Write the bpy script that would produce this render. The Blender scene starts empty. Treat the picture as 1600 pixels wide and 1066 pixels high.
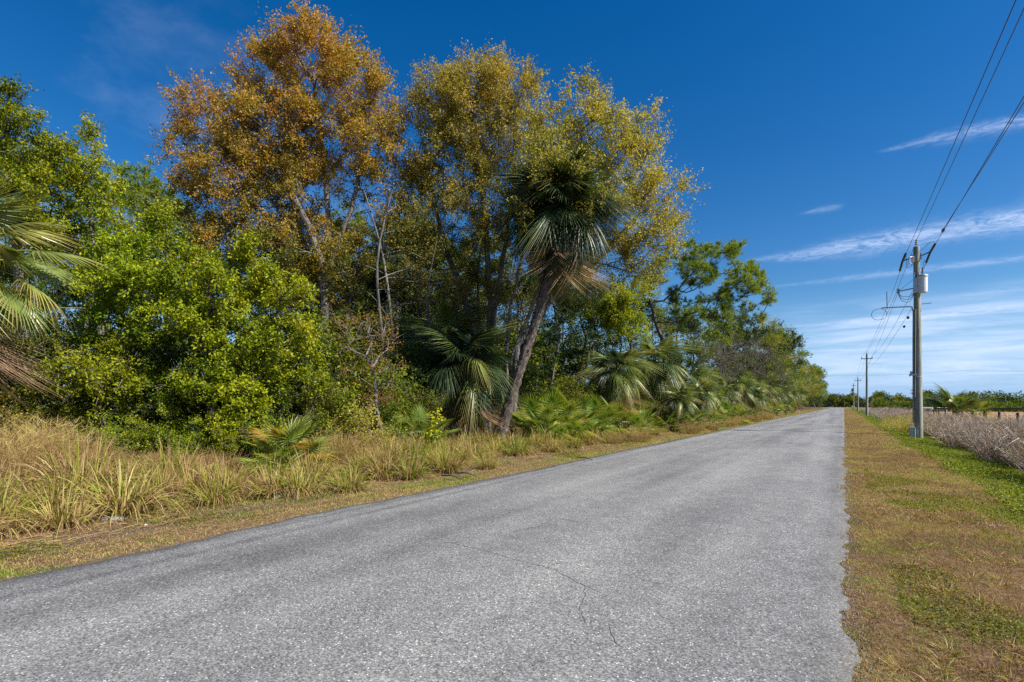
import bpy, math
import numpy as np
from mathutils import Vector, Matrix, Euler

# ------------------------------------------------------------------ camera, sky, sun, exposure
scene = bpy.context.scene
YAW = math.atan(519 / 800)                 # camera looks left of the road direction
CY, SY = math.cos(YAW), math.sin(YAW)
EYE = 1.6
SUN_EL, SUN_AZ = math.radians(43), math.radians(84)   # azimuth measured from +Y (road) towards +X
cam_d = bpy.data.cameras.new("camera"); cam = bpy.data.objects.new("camera", cam_d)
scene.collection.objects.link(cam); scene.camera = cam
cam.location = (0, 0, EYE); cam.rotation_euler = (math.radians(90), 0, YAW)
cam_d.sensor_width = 36; cam_d.lens = 18; cam_d.shift_y = 100 / 1600
cam_d.clip_start = 0.05; cam_d.clip_end = 6000

scene.view_settings.view_transform = 'Standard'; scene.view_settings.look = 'None'
scene.view_settings.gamma = 1; scene.view_settings.use_curve_mapping = False
scene.view_settings.exposure = 0.87
scene.cycles.use_denoising = False; scene.cycles.max_bounces = 6; scene.cycles.diffuse_bounces = 3; scene.cycles.glossy_bounces = 2
scene.cycles.transmission_bounces = 4; scene.cycles.transparent_max_bounces = 4
scene.cycles.caustics_reflective = False; scene.cycles.caustics_refractive = False

def px_st(px, py):
    """picture point -> sky coordinates on the plane one unit down the road"""
    u = (px - 800) / 800; v = (633 - py) / 800
    q = CY + SY * u
    return (-SY + CY * u) / q, v / q

def build_world():
    w = bpy.data.worlds.new("World"); scene.world = w; w.use_nodes = True
    nt = w.node_tree; N = nt.nodes; L = nt.links; N.clear()
    out = N.new('ShaderNodeOutputWorld'); bg = N.new('ShaderNodeBackground')
    bg.inputs[1].default_value = 0.076
    sky = N.new('ShaderNodeTexSky'); sky.sky_type = 'NISHITA'; sky.sun_disc = False
    sky.sun_elevation = SUN_EL; sky.sun_rotation = SUN_AZ
    sky.altitude = 0; sky.air_density = 1.0; sky.dust_density = 0.3; sky.ozone_density = 3.0
    hs = N.new('ShaderNodeHueSaturation'); hs.inputs['Saturation'].default_value = 1.42
    hs.inputs['Hue'].default_value = 0.506; hs.inputs['Value'].default_value = 0.92
    L.new(sky.outputs[0], hs.inputs['Color'])
    tc = N.new('ShaderNodeTexCoord'); sp = N.new('ShaderNodeSeparateXYZ'); L.new(tc.outputs['Generated'], sp.inputs[0])
    def M(op, a, b=None, c=None, clamp=False):
        n = N.new('ShaderNodeMath'); n.operation = op; n.use_clamp = clamp
        for i, x in enumerate((a, b, c)):
            if x is None: continue
            if isinstance(x, (int, float)): n.inputs[i].default_value = x
            else: L.new(x, n.inputs[i])
        return n.outputs[0]
    y = M('MAXIMUM', sp.outputs['Y'], 0.02)
    s = M('DIVIDE', sp.outputs['X'], y); t = M('DIVIDE', sp.outputs['Z'], y)
    front = M('MULTIPLY', M('SUBTRACT', sp.outputs['Y'], 0.05), 12, clamp=True)
    cv = N.new('ShaderNodeCombineXYZ'); L.new(s, cv.inputs[0]); L.new(t, cv.inputs[1])
    def noise(sx, sy, sc, det=5, rough=.6, off=0.0, dist=0.0):
        m = N.new('ShaderNodeMapping'); m.inputs['Scale'].default_value = (sx, sy, 1); m.inputs['Location'].default_value = (off, off * .7, off)
        L.new(cv.outputs[0], m.inputs[0])
        n = N.new('ShaderNodeTexNoise'); n.inputs['Scale'].default_value = sc; n.inputs['Detail'].default_value = det
        n.inputs['Roughness'].default_value = rough; n.inputs['Distortion'].default_value = dist
        L.new(m.outputs[0], n.inputs[0]); return n.outputs[0]
    def ramp01(x, a, b):
        n = N.new('ShaderNodeMapRange'); n.interpolation_type = 'SMOOTHSTEP'
        n.inputs[1].default_value = a; n.inputs[2].default_value = b; L.new(x, n.inputs[0]); return n.outputs[0]
    total = None
    def add(x):
        nonlocal total
        total = x if total is None else M('ADD', total, x)
    # (x0,y0) -> (x1,y1), half width in px, strength, fibre roughness, asymmetric lower veil
    streaks = [((1170, 409), (1640, 338), 15, .62, .9, 1.6), ((1180, 452), (1640, 398), 5, .30, .5, 1),
               ((1215, 512), (1640, 477), 7, .42, .5, 1), ((1375, 236), (1640, 182), 9, .40, 1.0, 1),
               ((1250, 334), (1312, 322), 4, .22, .8, 1), ((1240, 549), (1640, 538), 7, .22, .7, 1),
               ((1260, 571), (1640, 575), 10, .22, .7, 1), ((1560, 348), (1660, 318), 22, .22, 1.3, 1),
               ((1250, 595), (1640, 592), 6, .18, .7, 1), ((1470, 470), (1640, 440), 9, .14, .7, 1)]
    for k, (a, b, hw, st, ro, veil) in enumerate(streaks):
        s0, t0 = px_st(*a); s1, t1 = px_st(*b)
        dv = px_st(b[0], b[1])[1] - px_st(b[0], b[1] + hw)[1]
        m = (t1 - t0) / (s1 - s0)
        line = M('ADD', M('MULTIPLY', M('SUBTRACT', s, s0), m), t0)
        wob = M('MULTIPLY', M('SUBTRACT', noise(3, 9, 3, 4, .6, k * 3.1), .5), dv * 1.6 * ro)
        d = M('ADD', M('SUBTRACT', t, line), wob)
        along = ramp01(s, s0 - .01, s0 + (s1 - s0) * .5)
        wid = M('ADD', M('MULTIPLY', along, dv * .75), dv * .3)
        g = M('DIVIDE', d, wid); g = M('MULTIPLY', g, g)
        g = M('POWER', 2.718, M('MULTIPLY', g, -1))
        fib = ramp01(noise(9, 34, 3.4, 8, .74, k * 5.7 + 2, 1.4), .34, .66)
        al = M('ADD', M('MULTIPLY', along, .6), M('MULTIPLY', ramp01(s, s0 - .012, s0 + .02), .4))
        if s1 - s0 < .15: al = M('MULTIPLY', al, M('SUBTRACT', 1, ramp01(s, s1 - .01, s1 + .01)))
        v = M('MULTIPLY', M('MULTIPLY', g, al), M('ADD', M('MULTIPLY', fib, .88), .12))
        add(M('MULTIPLY', v, st))
    # cirrus veil low over the road
    band = M('MULTIPLY', ramp01(t, .012, .045), M('SUBTRACT', 1, ramp01(t, .12, .19)))
    side = ramp01(s, -.16, .02)
    fb = ramp01(noise(2.2, 26, 2.0, 7, .62, 11, .4), .36, .68)
    add(M('MULTIPLY', M('MULTIPLY', band, side), M('ADD', M('MULTIPLY', fb, .60), .06)))
    # thin veil high on the left
    nz = N.new('ShaderNodeTexNoise'); nz.inputs['Scale'].default_value = 2.1; nz.inputs['Detail'].default_value = 6; nz.inputs['Roughness'].default_value = .6
    mp = N.new('ShaderNodeMapping'); mp.inputs['Scale'].default_value = (1, 1.6, 3.0); L.new(tc.outputs['Generated'], mp.inputs[0]); L.new(mp.outputs[0], nz.inputs[0])
    veil = M('MULTIPLY', ramp01(nz.outputs[0], .48, .8), M('MULTIPLY', ramp01(M('MULTIPLY', sp.outputs['X'], -1), .55, .95), .22))
    cov = M('MINIMUM', M('ADD', M('MULTIPLY', total, front), veil), .85)
    # pale air at the very horizon
    hz = N.new('ShaderNodeMix'); hz.data_type = 'RGBA'; L.new(M('MULTIPLY', M('SUBTRACT', 1, ramp01(sp.outputs['Z'], -.03, .20)), .85), hz.inputs[0])
    L.new(hs.outputs[0], hz.inputs[6]); hz.inputs[7].default_value = (1.9, 3.9, 7.2, 1)
    mix = N.new('ShaderNodeMix'); mix.data_type = 'RGBA'
    L.new(cov, mix.inputs[0]); L.new(hz.outputs[2], mix.inputs[6]); mix.inputs[7].default_value = (5.6, 6.6, 8.8, 1)
    L.new(mix.outputs[2], bg.inputs[0]); L.new(bg.outputs[0], out.inputs[0])
build_world()

sun_d = bpy.data.lights.new("sun", 'SUN'); sun_d.energy = 5.0; sun_d.angle = math.radians(.53); sun_d.color = (1, .95, .86)
sun = bpy.data.objects.new("sun", sun_d); scene.collection.objects.link(sun)
sdir = Vector((math.sin(SUN_AZ) * math.cos(SUN_EL), math.cos(SUN_AZ) * math.cos(SUN_EL), math.sin(SUN_EL)))
sun.rotation_euler = sdir.to_track_quat('Z', 'Y').to_euler(); sun.location = (30, 0, 40)

# ------------------------------------------------------------------ helpers
C = scene.collection
def P(px, d):
    """ground position for a picture column at depth d (metres along the lens axis)"""
    u = (px - 800) / 800
    return d * (-SY + CY * u), d * (CY + SY * u)
def Z(py, d): return EYE + (633 - py) / 800 * d

def snoise(x, y, sc, seed=0):
    """cheap smooth noise 0..1"""
    r = np.random.default_rng(seed + 77); v = np.zeros_like(x, dtype=float); a = 0
    for k in range(14):
        f = sc * 2 ** (k / 5); th = r.uniform(0, 6.28); ph = r.uniform(0, 6.28); w = 1 / (1 + .35 * k)
        v += w * np.sin((x * np.cos(th) + y * np.sin(th)) * f + ph); a += w
    return np.clip(.5 + v / a * 1.15, 0, 1)

def ground_z(x, y):
    x = np.asarray(x, float); y = np.asarray(y, float)
    sm = lambda a, b, v: (lambda q: q * q * (3 - 2 * q))(np.clip((v - a) / (b - a), 0, 1))
    z = -0.012 - .02 * sm(0, .5, x) * 1.0
    z = z - .33 * sm(1.6, 4.2, x) + .26 * sm(5.0, 8.0, x)                  # shallow roadside ditch
    z = z - .02 * sm(6.4, 6.9, -x) + .16 * sm(8.2, 12.5, -x) + .2 * sm(13, 25, -x)
    away = 1 - sm(250, 330, y)
    z = z * away - .012 * (1 - away)
    off = sm(.15, .8, x) + sm(.15, .8, -6.5 - x)
    return z + off * (.03 * (snoise(x, y, 1.3, 3) - .5) + .05 * (snoise(x, y, .35, 5) - .5)) * away

class Geo:
    def __init__(s): s.v = []; s.f = []; s.t = []; s.n = 0; s.m = []
    def add(s, v, f, tint=0.0, mat=0):
        v = np.asarray(v, np.float32).reshape(-1, 3); f = np.asarray(f, np.int64)
        if len(v) == 0: return
        t = np.broadcast_to(np.asarray(tint, np.float32), (len(v),))
        s.v.append(v); s.t.append(t); s.f.append(f + s.n); s.m.append(np.full(len(f), mat, np.int32)); s.n += len(v)
    def build(s, name, mats, parent=None, smooth=False, loc=None):
        me = bpy.data.meshes.new(name)
        V = np.concatenate(s.v); T = np.concatenate(s.t)
        me.vertices.add(len(V)); me.vertices.foreach_set('co', V.ravel())
        loops = np.concatenate([f.ravel() for f in s.f]); sizes = np.concatenate([np.full(len(f), f.shape[1]) for f in s.f])
        me.loops.add(len(loops)); me.loops.foreach_set('vertex_index', loops.astype(np.int32))
        starts = np.concatenate([[0], np.cumsum(sizes)[:-1]])
        me.polygons.add(len(sizes)); me.polygons.foreach_set('loop_start', starts.astype(np.int32)); me.polygons.foreach_set('loop_total', sizes.astype(np.int32))
        if not isinstance(mats, (list, tuple)): mats = [mats]
        for m in mats: me.materials.append(m)
        me.polygons.foreach_set('material_index', np.concatenate(s.m))
        me.polygons.foreach_set('use_smooth', np.full(len(sizes), smooth))
        a = me.attributes.new('tint', 'FLOAT', 'POINT'); a.data.foreach_set('value', T)
        me.update(calc_edges=True)
        o = bpy.data.objects.new(name, me); C.objects.link(o)
        if parent: o.parent = parent
        if loc is not None: o.location = loc
        return o

def unit(v): return v / np.maximum(np.linalg.norm(v, axis=-1, keepdims=True), 1e-9)
def rdir(r, n): return unit(r.normal(size=(n, 3)))

def strips(g, root, d, L, w, droop, segs, tint, r, side=None, prof=None, mat=0, tint_tip=None, dexp=2):
    """N tapered blades curving under their own weight"""
    n = len(root)
    if n == 0: return
    L = np.broadcast_to(L, (n,)).astype(float); w = np.broadcast_to(w, (n,)).astype(float); droop = np.broadcast_to(droop, (n,)).astype(float)
    t = np.linspace(0, 1, segs + 1)
    p = root[:, None] + d[:, None] * (L[:, None] * t)[..., None]
    p[..., 2] -= (droop * L)[:, None] * t ** dexp
    if side is None:
        side = unit(np.cross(d, unit(r.normal(size=(n, 3)))))
    pw = (1 - t ** 1.6) if prof is None else np.array(prof)
    off = side[:, None] * (w[:, None] * pw * .5)[..., None]
    V = np.stack([p - off, p + off], 2)            # n, segs+1, 2, 3
    base = (np.arange(n) * (segs + 1) * 2)[:, None] + (np.arange(segs) * 2)
    F = np.stack([base, base + 1, base + 3, base + 2], -1).reshape(-1, 4)
    tt = np.broadcast_to(np.asarray(tint, float), (n,))
    if tint_tip is not None:
        tv = tt[:, None] * (1 - t) + np.broadcast_to(tint_tip, (n,))[:, None] * t
        tv = np.repeat(tv[..., None], 2, 2).ravel()
    else: tv = np.repeat(tt, (segs + 1) * 2)
    g.add(V, F, tv, mat)

def needles(g, root, d, L, w, tint, r, mat=0):
    """N single triangles"""
    n = len(root); side = unit(np.cross(d, r.normal(size=(n, 3)))) * (np.broadcast_to(w, (n,))[:, None] * .5)
    V = np.stack([root - side, root + side, root + d * np.broadcast_to(L, (n,))[:, None]], 1)
    F = np.arange(n * 3).reshape(-1, 3); g.add(V, F, np.repeat(np.broadcast_to(tint, (n,)), 3), mat)

def leaves(g, pos, size, tint, r, up=.4, aspect=.5, mat=0):
    n = len(pos); ax = rdir(r, n); ax[:, 2] -= .25; ax = unit(ax)
    nr = rdir(r, n); nr[:, 2] += up; sd = unit(np.cross(nr, ax)); size = np.broadcast_to(size, (n,))[:, None]
    nn = np.cross(ax, sd)
    V = np.stack([pos, pos + ax * size * .5 + sd * size * aspect * .5 + nn * size * .06, pos + ax * size, pos + ax * size * .5 - sd * size * aspect * .5 + nn * size * .06], 1)
    F = np.arange(n * 4).reshape(-1, 4); g.add(V, F, np.repeat(np.broadcast_to(tint, (n,)), 4), mat)

def frusta(g, p0, p1, r0, r1, sides=5, tint=0.0, mat=0):
    n = len(p0); a = unit(p1 - p0); h = np.where(np.abs(a[:, 2:3]) > .9, np.array([[1., 0, 0]]), np.array([[0., 0, 1]]))
    u = unit(np.cross(a, h)); v = np.cross(a, u); th = np.arange(sides) / sides * 2 * np.pi
    ring = u[:, None] * np.cos(th)[None, :, None] + v[:, None] * np.sin(th)[None, :, None]
    V = np.stack([p0[:, None] + ring * r0[:, None, None], p1[:, None] + ring * r1[:, None, None]], 1)   # n,2,sides,3
    b = (np.arange(n) * sides * 2)[:, None]; i = np.arange(sides)[None]; j = (i + 1) % sides
    F = np.stack([b + i, b + j, b + sides + j, b + sides + i], -1).reshape(-1, 4)
    g.add(V, F, np.repeat(np.broadcast_to(tint, (n,)), 2 * sides), mat)

def tube(g, pts, rad, sides=10, rough=0.0, r=None, mat=0, cap=True, tint=0.0, vs=1):
    pts = np.asarray(pts, float); rad = np.broadcast_to(np.asarray(rad, float), (len(pts),))
    if vs > 1:   # resample with a smooth spline
        k = np.arange(len(pts)); kk = np.linspace(0, len(pts) - 1, (len(pts) - 1) * vs + 1); out = []
        for q in kk:
            i = min(int(q), len(pts) - 2); f = q - i
            p0 = pts[max(i - 1, 0)]; p1 = pts[i]; p2 = pts[i + 1]; p3 = pts[min(i + 2, len(pts) - 1)]
            out.append(.5 * ((2 * p1) + (-p0 + p2) * f + (2 * p0 - 5 * p1 + 4 * p2 - p3) * f * f + (-p0 + 3 * p1 - 3 * p2 + p3) * f ** 3))
        rad = np.interp(kk, k, rad); pts = np.array(out)
    n = len(pts); tg = unit(np.gradient(pts, axis=0)); ref = np.array([0., 1, .01]) if abs(tg[0][1]) < .8 else np.array([1., 0, 0])
    u = unit(np.cross(tg, ref)); v = np.cross(tg, u); th = np.arange(sides) / sides * 2 * np.pi
    R = rad[:, None] * np.ones(sides)
    if rough and r is not None: R = R * (1 + rough * r.normal(size=R.shape))
    V = pts[:, None] + (u[:, None] * np.cos(th)[None, :, None] + v[:, None] * np.sin(th)[None, :, None]) * R[..., None]
    b = (np.arange(n - 1) * sides)[:, None]; i = np.arange(sides)[None]; j = (i + 1) % sides
    F = np.stack([b + i, b + j, b + sides + j, b + sides + i], -1).reshape(-1, 4)
    g.add(V, F, tint, mat)
    if cap:
        for e in (0, n - 1):
            cv = np.concatenate([V[e], V[e].mean(0)[None]]); fi = np.stack([np.arange(sides), (np.arange(sides) + 1) % sides, np.full(sides, sides)], -1)
            g.add(cv, fi, tint, mat)

def box(g, c, s, rot=0, mat=0, bev=.12, tilt=0):
    """chamfered box"""
    c = np.array(c, float); s = np.array(s, float) / 2; b = min(s) * bev
    vs = []
    for z, k in ((-s[2], 1), (-s[2] + b, 0), (s[2] - b, 0), (s[2], 1)):
        ex, ey = s[0] - b * k, s[1] - b * k
        for x, y in ((-ex, -ey + b), (-ex + b, -ey), (ex - b, -ey), (ex, -ey + b), (ex, ey - b), (ex - b, ey), (-ex + b, ey), (-ex, ey - b)):
            vs.append((x, y, z))
    vs = np.array(vs); cr, sr = math.cos(rot), math.sin(rot); ct, st = math.cos(tilt), math.sin(tilt)
    x, z = vs[:, 0] * ct + vs[:, 2] * st, -vs[:, 0] * st + vs[:, 2] * ct
    V = np.stack([x * cr - vs[:, 1] * sr, x * sr + vs[:, 1] * cr, z], 1) + c
    F = []
    for l in range(3):
        for i in range(8): j = (i + 1) % 8; F.append((l * 8 + i, l * 8 + j, l * 8 + 8 + j, l * 8 + 8 + i))
    g.add(V, F, 0, mat)
    g.add(V, [tuple(range(7, -1, -1))], 0, mat); g.add(V, [tuple(range(24, 32))], 0, mat)

def tag(o, label=None, cat=None, group=None, kind=None):
    if label: o['label'] = label
    if cat: o['category'] = cat
    if group: o['group'] = group
    if kind: o['kind'] = kind
    return o
def thing(name, label, cat, loc=(0, 0, 0), rz=0, group=None):
    o = bpy.data.objects.new(name, None); C.objects.link(o); o.location = loc; o.rotation_euler = (0, 0, rz)
    o.empty_display_size = .2
    return tag(o, label, cat, group)
def dup(root, loc, rz=0, sc=1, label=None, group=None):
    kids = [k for k in bpy.data.objects if k.parent == root] if root.name not in KIDS else KIDS[root.name]
    KIDS[root.name] = kids
    c = root.copy(); C.objects.link(c); c.location = loc; c.rotation_euler = (0, 0, rz)
    c.scale = (sc, sc, sc) if isinstance(sc, (int, float)) else sc
    if label: c['label'] = label
    if group: c['group'] = group
    for k in kids:
        q = k.copy(); C.objects.link(q); q.parent = c
        sub = KIDS.get(k.name)
        if sub is None: sub = KIDS[k.name] = [z for z in bpy.data.objects if z.parent == k]
        for z in sub: zz = z.copy(); C.objects.link(zz); zz.parent = q
    return c
KIDS = {}

# ------------------------------------------------------------------ materials
class MT:
    def __init__(s, name):
        s.m = bpy.data.materials.new(name); s.m.use_nodes = True; s.N = s.m.node_tree.nodes; s.L = s.m.node_tree.links
        s.b = s.N['Principled BSDF']; s.out = s.N['Material Output']; s.tc = s.N.new('ShaderNodeTexCoord')
    def link(s, a, b): s.L.new(a, b)
    def noise(s, sc, det=4, rough=.6, vec=None, scale=(1, 1, 1), col='Object', dist=0):
        mp = s.N.new('ShaderNodeMapping'); mp.inputs['Scale'].default_value = scale
        s.link(s.tc.outputs[col] if vec is None else vec, mp.inputs[0])
        n = s.N.new('ShaderNodeTexNoise'); n.inputs['Scale'].default_value = sc; n.inputs['Detail'].default_value = det
        n.inputs['Roughness'].default_value = rough; n.inputs['Distortion'].default_value = dist; s.link(mp.outputs[0], n.inputs[0]); return n.outputs[0]
    def ramp(s, x, stops, interp='LINEAR'):
        r = s.N.new('ShaderNodeValToRGB'); r.color_ramp.interpolation = interp; e = r.color_ramp.elements
        while len(e) < len(stops): e.new(.5)
        for k, (p, c) in enumerate(stops):
            e[k].position = p; c = (c, c, c) if isinstance(c, (int, float)) else c; e[k].color = (*c, 1)
        s.link(x, r.inputs[0]); return r.outputs[0]
    def math(s, op, a, b=None, clamp=False):
        n = s.N.new('ShaderNodeMath'); n.operation = op; n.use_clamp = clamp
        for i, x in enumerate((a, b)):
            if x is None: continue
            if isinstance(x, (int, float)): n.inputs[i].default_value = x
            else: s.link(x, n.inputs[i])
        return n.outputs[0]
    def mix(s, f, a, b, mode='MIX'):
        n = s.N.new('ShaderNodeMix'); n.data_type = 'RGBA'; n.blend_type = mode
        for i, x in ((0, f), (6, a), (7, b)):
            if isinstance(x, (int, float)): n.inputs[i].default_value = x if i == 0 else (x, x, x, 1)
            elif isinstance(x, tuple): n.inputs[i].default_value = (*x, 1)
            else: s.link(x, n.inputs[i])
        return n.outputs[2]
    def attr(s, name='tint'):
        a = s.N.new('ShaderNodeAttribute'); a.attribute_name = name; return a.outputs['Fac']
    def bump(s, h, strength=.5, dist=.02):
        b = s.N.new('ShaderNodeBump'); b.inputs['Strength'].default_value = strength; b.inputs['Distance'].default_value = dist
        s.link(h, b.inputs['Height']); s.link(b.outputs[0], s.b.inputs['Normal'])

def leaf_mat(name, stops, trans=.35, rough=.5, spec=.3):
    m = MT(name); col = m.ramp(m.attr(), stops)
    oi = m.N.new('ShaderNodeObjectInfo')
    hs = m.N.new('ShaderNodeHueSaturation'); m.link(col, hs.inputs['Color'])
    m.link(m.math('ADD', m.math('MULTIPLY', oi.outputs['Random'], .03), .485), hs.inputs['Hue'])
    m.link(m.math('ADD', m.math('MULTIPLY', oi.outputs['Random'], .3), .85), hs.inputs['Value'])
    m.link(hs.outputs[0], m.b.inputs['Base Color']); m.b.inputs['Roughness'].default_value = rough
    m.b.inputs['Specular IOR Level'].default_value = spec
    tr = m.N.new('ShaderNodeBsdfTranslucent'); 
    c2 = m.mix(1.0, hs.outputs[0], (1.35, 1.25, .55), 'MULTIPLY'); m.link(c2, tr.inputs[0])
    mx = m.N.new('ShaderNodeMixShader'); mx.inputs[0].default_value = trans
    m.link(m.b.outputs[0], mx.inputs[1]); m.link(tr.outputs[0], mx.inputs[2]); m.link(mx.outputs[0], m.out.inputs[0])
    return m.m
def bark_mat(name, a, b, c, sc=6, stretch=(1, 1, .25), bump=.9):
    m = MT(name); n = m.noise(sc, 6, .7, scale=stretch); n2 = m.noise(sc * 5, 4, .7, scale=stretch)
    v = m.math('ADD', m.math('MULTIPLY', n, .6), m.math('MULTIPLY', n2, .4))
    m.link(m.ramp(v, [(.36, a), (.5, b), (.64, c)]), m.b.inputs['Base Color']); m.b.inputs['Roughness'].default_value = .9
    m.bump(v, bump, .03); return m.m
def plain(name, col, rough=.5, metal=0, var=.15, sc=20):
    m = MT(name); n = m.noise(sc, 5, .65)
    a = tuple(x * (1 - var) for x in col); b = tuple(min(1, x * (1 + var)) for x in col)
    m.link(m.ramp(n, [(.3, a), (.7, b)]), m.b.inputs['Base Color']); m.b.inputs['Roughness'].default_value = rough; m.b.inputs['Metallic'].default_value = metal
    return m.m

LF = dict(
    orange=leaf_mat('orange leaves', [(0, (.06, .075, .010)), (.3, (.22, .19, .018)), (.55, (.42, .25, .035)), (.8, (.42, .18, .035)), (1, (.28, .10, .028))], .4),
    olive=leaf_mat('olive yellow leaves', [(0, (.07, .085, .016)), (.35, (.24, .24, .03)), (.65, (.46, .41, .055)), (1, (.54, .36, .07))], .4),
    green=leaf_mat('mid green leaves', [(0, (.03, .055, .005)), (.45, (.125, .165, .008)), (.8, (.25, .26, .010)), (1, (.38, .29, .03))], .34, .5, .2),
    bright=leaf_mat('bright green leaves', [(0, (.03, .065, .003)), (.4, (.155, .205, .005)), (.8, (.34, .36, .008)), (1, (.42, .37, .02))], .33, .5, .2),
    lime=leaf_mat('lime leaves', [(0, (.12, .17, .01)), (.6, (.30, .32, .012)), (1, (.42, .36, .02))], .5),
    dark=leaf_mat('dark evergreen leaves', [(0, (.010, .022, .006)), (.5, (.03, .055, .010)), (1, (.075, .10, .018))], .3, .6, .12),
    grey=leaf_mat('grey green leaves', [(0, (.05, .05, .03)), (.5, (.10, .10, .055)), (1, (.19, .16, .09))], .25),
    needle=leaf_mat('pine needles', [(0, (.04, .08, .010)), (.5, (.17, .25, .012)), (1, (.34, .38, .02))], .35, .45, .4),
    shade=leaf_mat('old cabbage palm fronds', [(0, (.010, .024, .012)), (.4, (.028, .052, .018)), (.7, (.09, .12, .035)), (.85, (.26, .22, .07)), (1, (.26, .17, .09))], .2, .42, .45),  # darker copy of the palm fronds, the crown's shade put into the colour
    palm=leaf_mat('palm fronds', [(0, (.025, .055, .014)), (.4, (.085, .13, .028)), (.7, (.22, .25, .06)), (.85, (.32, .26, .06)), (1, (.30, .19, .09))], .28, .38, .5),
    saw=leaf_mat('palmetto fronds', [(0, (.045, .10, .014)), (.4, (.13, .21, .03)), (.7, (.27, .29, .04)), (.85, (.42, .26, .03)), (1, (.28, .16, .08))], .35, .4, .45),
    dry=leaf_mat('dead fronds', [(0, (.10, .055, .028)), (.5, (.24, .145, .08)), (1, (.40, .28, .16))], .2),
    grass=leaf_mat('roadside grass', [(0, (.06, .13, .010)), (.25, (.17, .24, .018)), (.45, (.33, .31, .045)), (.6, (.42, .33, .12)), (.8, (.37, .205, .115)), (1, (.13, .075, .048))], .3),
    straw=leaf_mat('dry stems', [(0, (.15, .105, .08)), (.5, (.32, .245, .21)), (1, (.58, .49, .45))], .15),
)
BK = dict(
    grey=bark_mat('grey bark', (.05, .042, .035), (.12, .105, .09), (.24, .21, .18)),
    lean=bark_mat('old palm trunk', (.022, .017, .014), (.075, .056, .045), (.22, .175, .145), 11, (1, 1, .7)), dark=bark_mat('dark bark', (.02, .017, .014), (.05, .042, .034), (.10, .085, .07)),
    pine=bark_mat('pine bark', (.03, .022, .02), (.09, .065, .055), (.20, .16, .14)),
    palm=bark_mat('palm trunk', (.045, .03, .022), (.13, .085, .06), (.28, .20, .15), 9, (1, 1, .6)),
    twig=plain('pale twigs', (.17, .145, .12), .9),
)
# ------------------------------------------------------------------ ground and road
def ground_mat():
    m = MT('verge soil and grass'); pos = m.tc.outputs['Object']
    sp = m.N.new('ShaderNodeSeparateXYZ'); m.link(pos, sp.inputs[0]); x, y = sp.outputs[0], sp.outputs[1]
    f1 = m.noise(14, 8, .75); f2 = m.noise(1.1, 5, .65); f3 = m.noise(60, 4, .7)
    straw = m.ramp(m.math('ADD', m.math('MULTIPLY', f1, .55), m.math('MULTIPLY', f3, .45)), [(.36, (.05, .03, .018)), (.48, (.15, .09, .045)), (.58, (.27, .18, .10)), (.7, (.38, .28, .18))])
    green = m.ramp(f1, [(.35, (.03, .05, .01)), (.55, (.09, .13, .02)), (.7, (.16, .19, .03))])
    gm = m.math('ADD', f2, m.math('MULTIPLY', m.math('SUBTRACT', f1, .5), .4))
    c = m.mix(m.ramp(gm, [(.5, 0.0), (.62, .8)]), straw, green)
    # the ditch is lush
    wx = m.math('ADD', x, m.math('MULTIPLY', m.math('SUBTRACT', f2, .5), 1.4))
    ditch = m.math('MULTIPLY', m.math('MULTIPLY', m.math('SUBTRACT', wx, 2.6), 1.6, True), m.math('MULTIPLY', m.math('SUBTRACT', 5.6, wx), 1.2, True), True)
    lush = m.ramp(f1, [(.3, (.02, .05, .008)), (.6, (.06, .14, .015)), (.75, (.12, .22, .025))])
    c = m.mix(ditch, c, lush)
    # pasture far right
    field = m.ramp(m.math('ADD', m.math('MULTIPLY', m.noise(.12, 6, .7, scale=(1, .4, 1)), .6), m.math('MULTIPLY', m.noise(2.2, 5, .7), .4)), [(.35, (.15, .10, .055)), (.5, (.27, .175, .10)), (.62, (.34, .235, .14)), (.72, (.18, .16, .06))])
    c = m.mix(m.math('MULTIPLY', m.math('SUBTRACT', wx, 7.6), 1.0, True), c, field)
    # leaf litter in the wood
    lit = m.ramp(f1, [(.3, (.02, .014, .009)), (.55, (.065, .043, .026)), (.7, (.13, .09, .055))])
    c = m.mix(m.math('MULTIPLY', m.math('SUBTRACT', m.math('MULTIPLY', wx, -1), 9.6), .6, True), c, lit)
    # grey bare sand on the left verge
    sand = m.ramp(f3, [(.35, (.07, .06, .05)), (.6, (.17, .15, .135))])
    band = m.math('MULTIPLY', m.math('MULTIPLY', m.math('SUBTRACT', m.math('MULTIPLY', x, -1), 7.3), 2, True), m.math('MULTIPLY', m.math('SUBTRACT', 10.2, m.math('MULTIPLY', x, -1)), 2, True))
    c = m.mix(m.math('MULTIPLY', band, m.ramp(m.noise(.9, 5, .7, scale=(1, .6, 1)), [(.44, 0.0), (.56, .6)])), c, sand)
    m.link(c, m.b.inputs['Base Color']); m.b.inputs['Roughness'].default_value = 1; m.b.inputs['Specular IOR Level'].default_value = .1
    m.bump(m.math('ADD', f1, f3), .8, .03); return m.m

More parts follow.
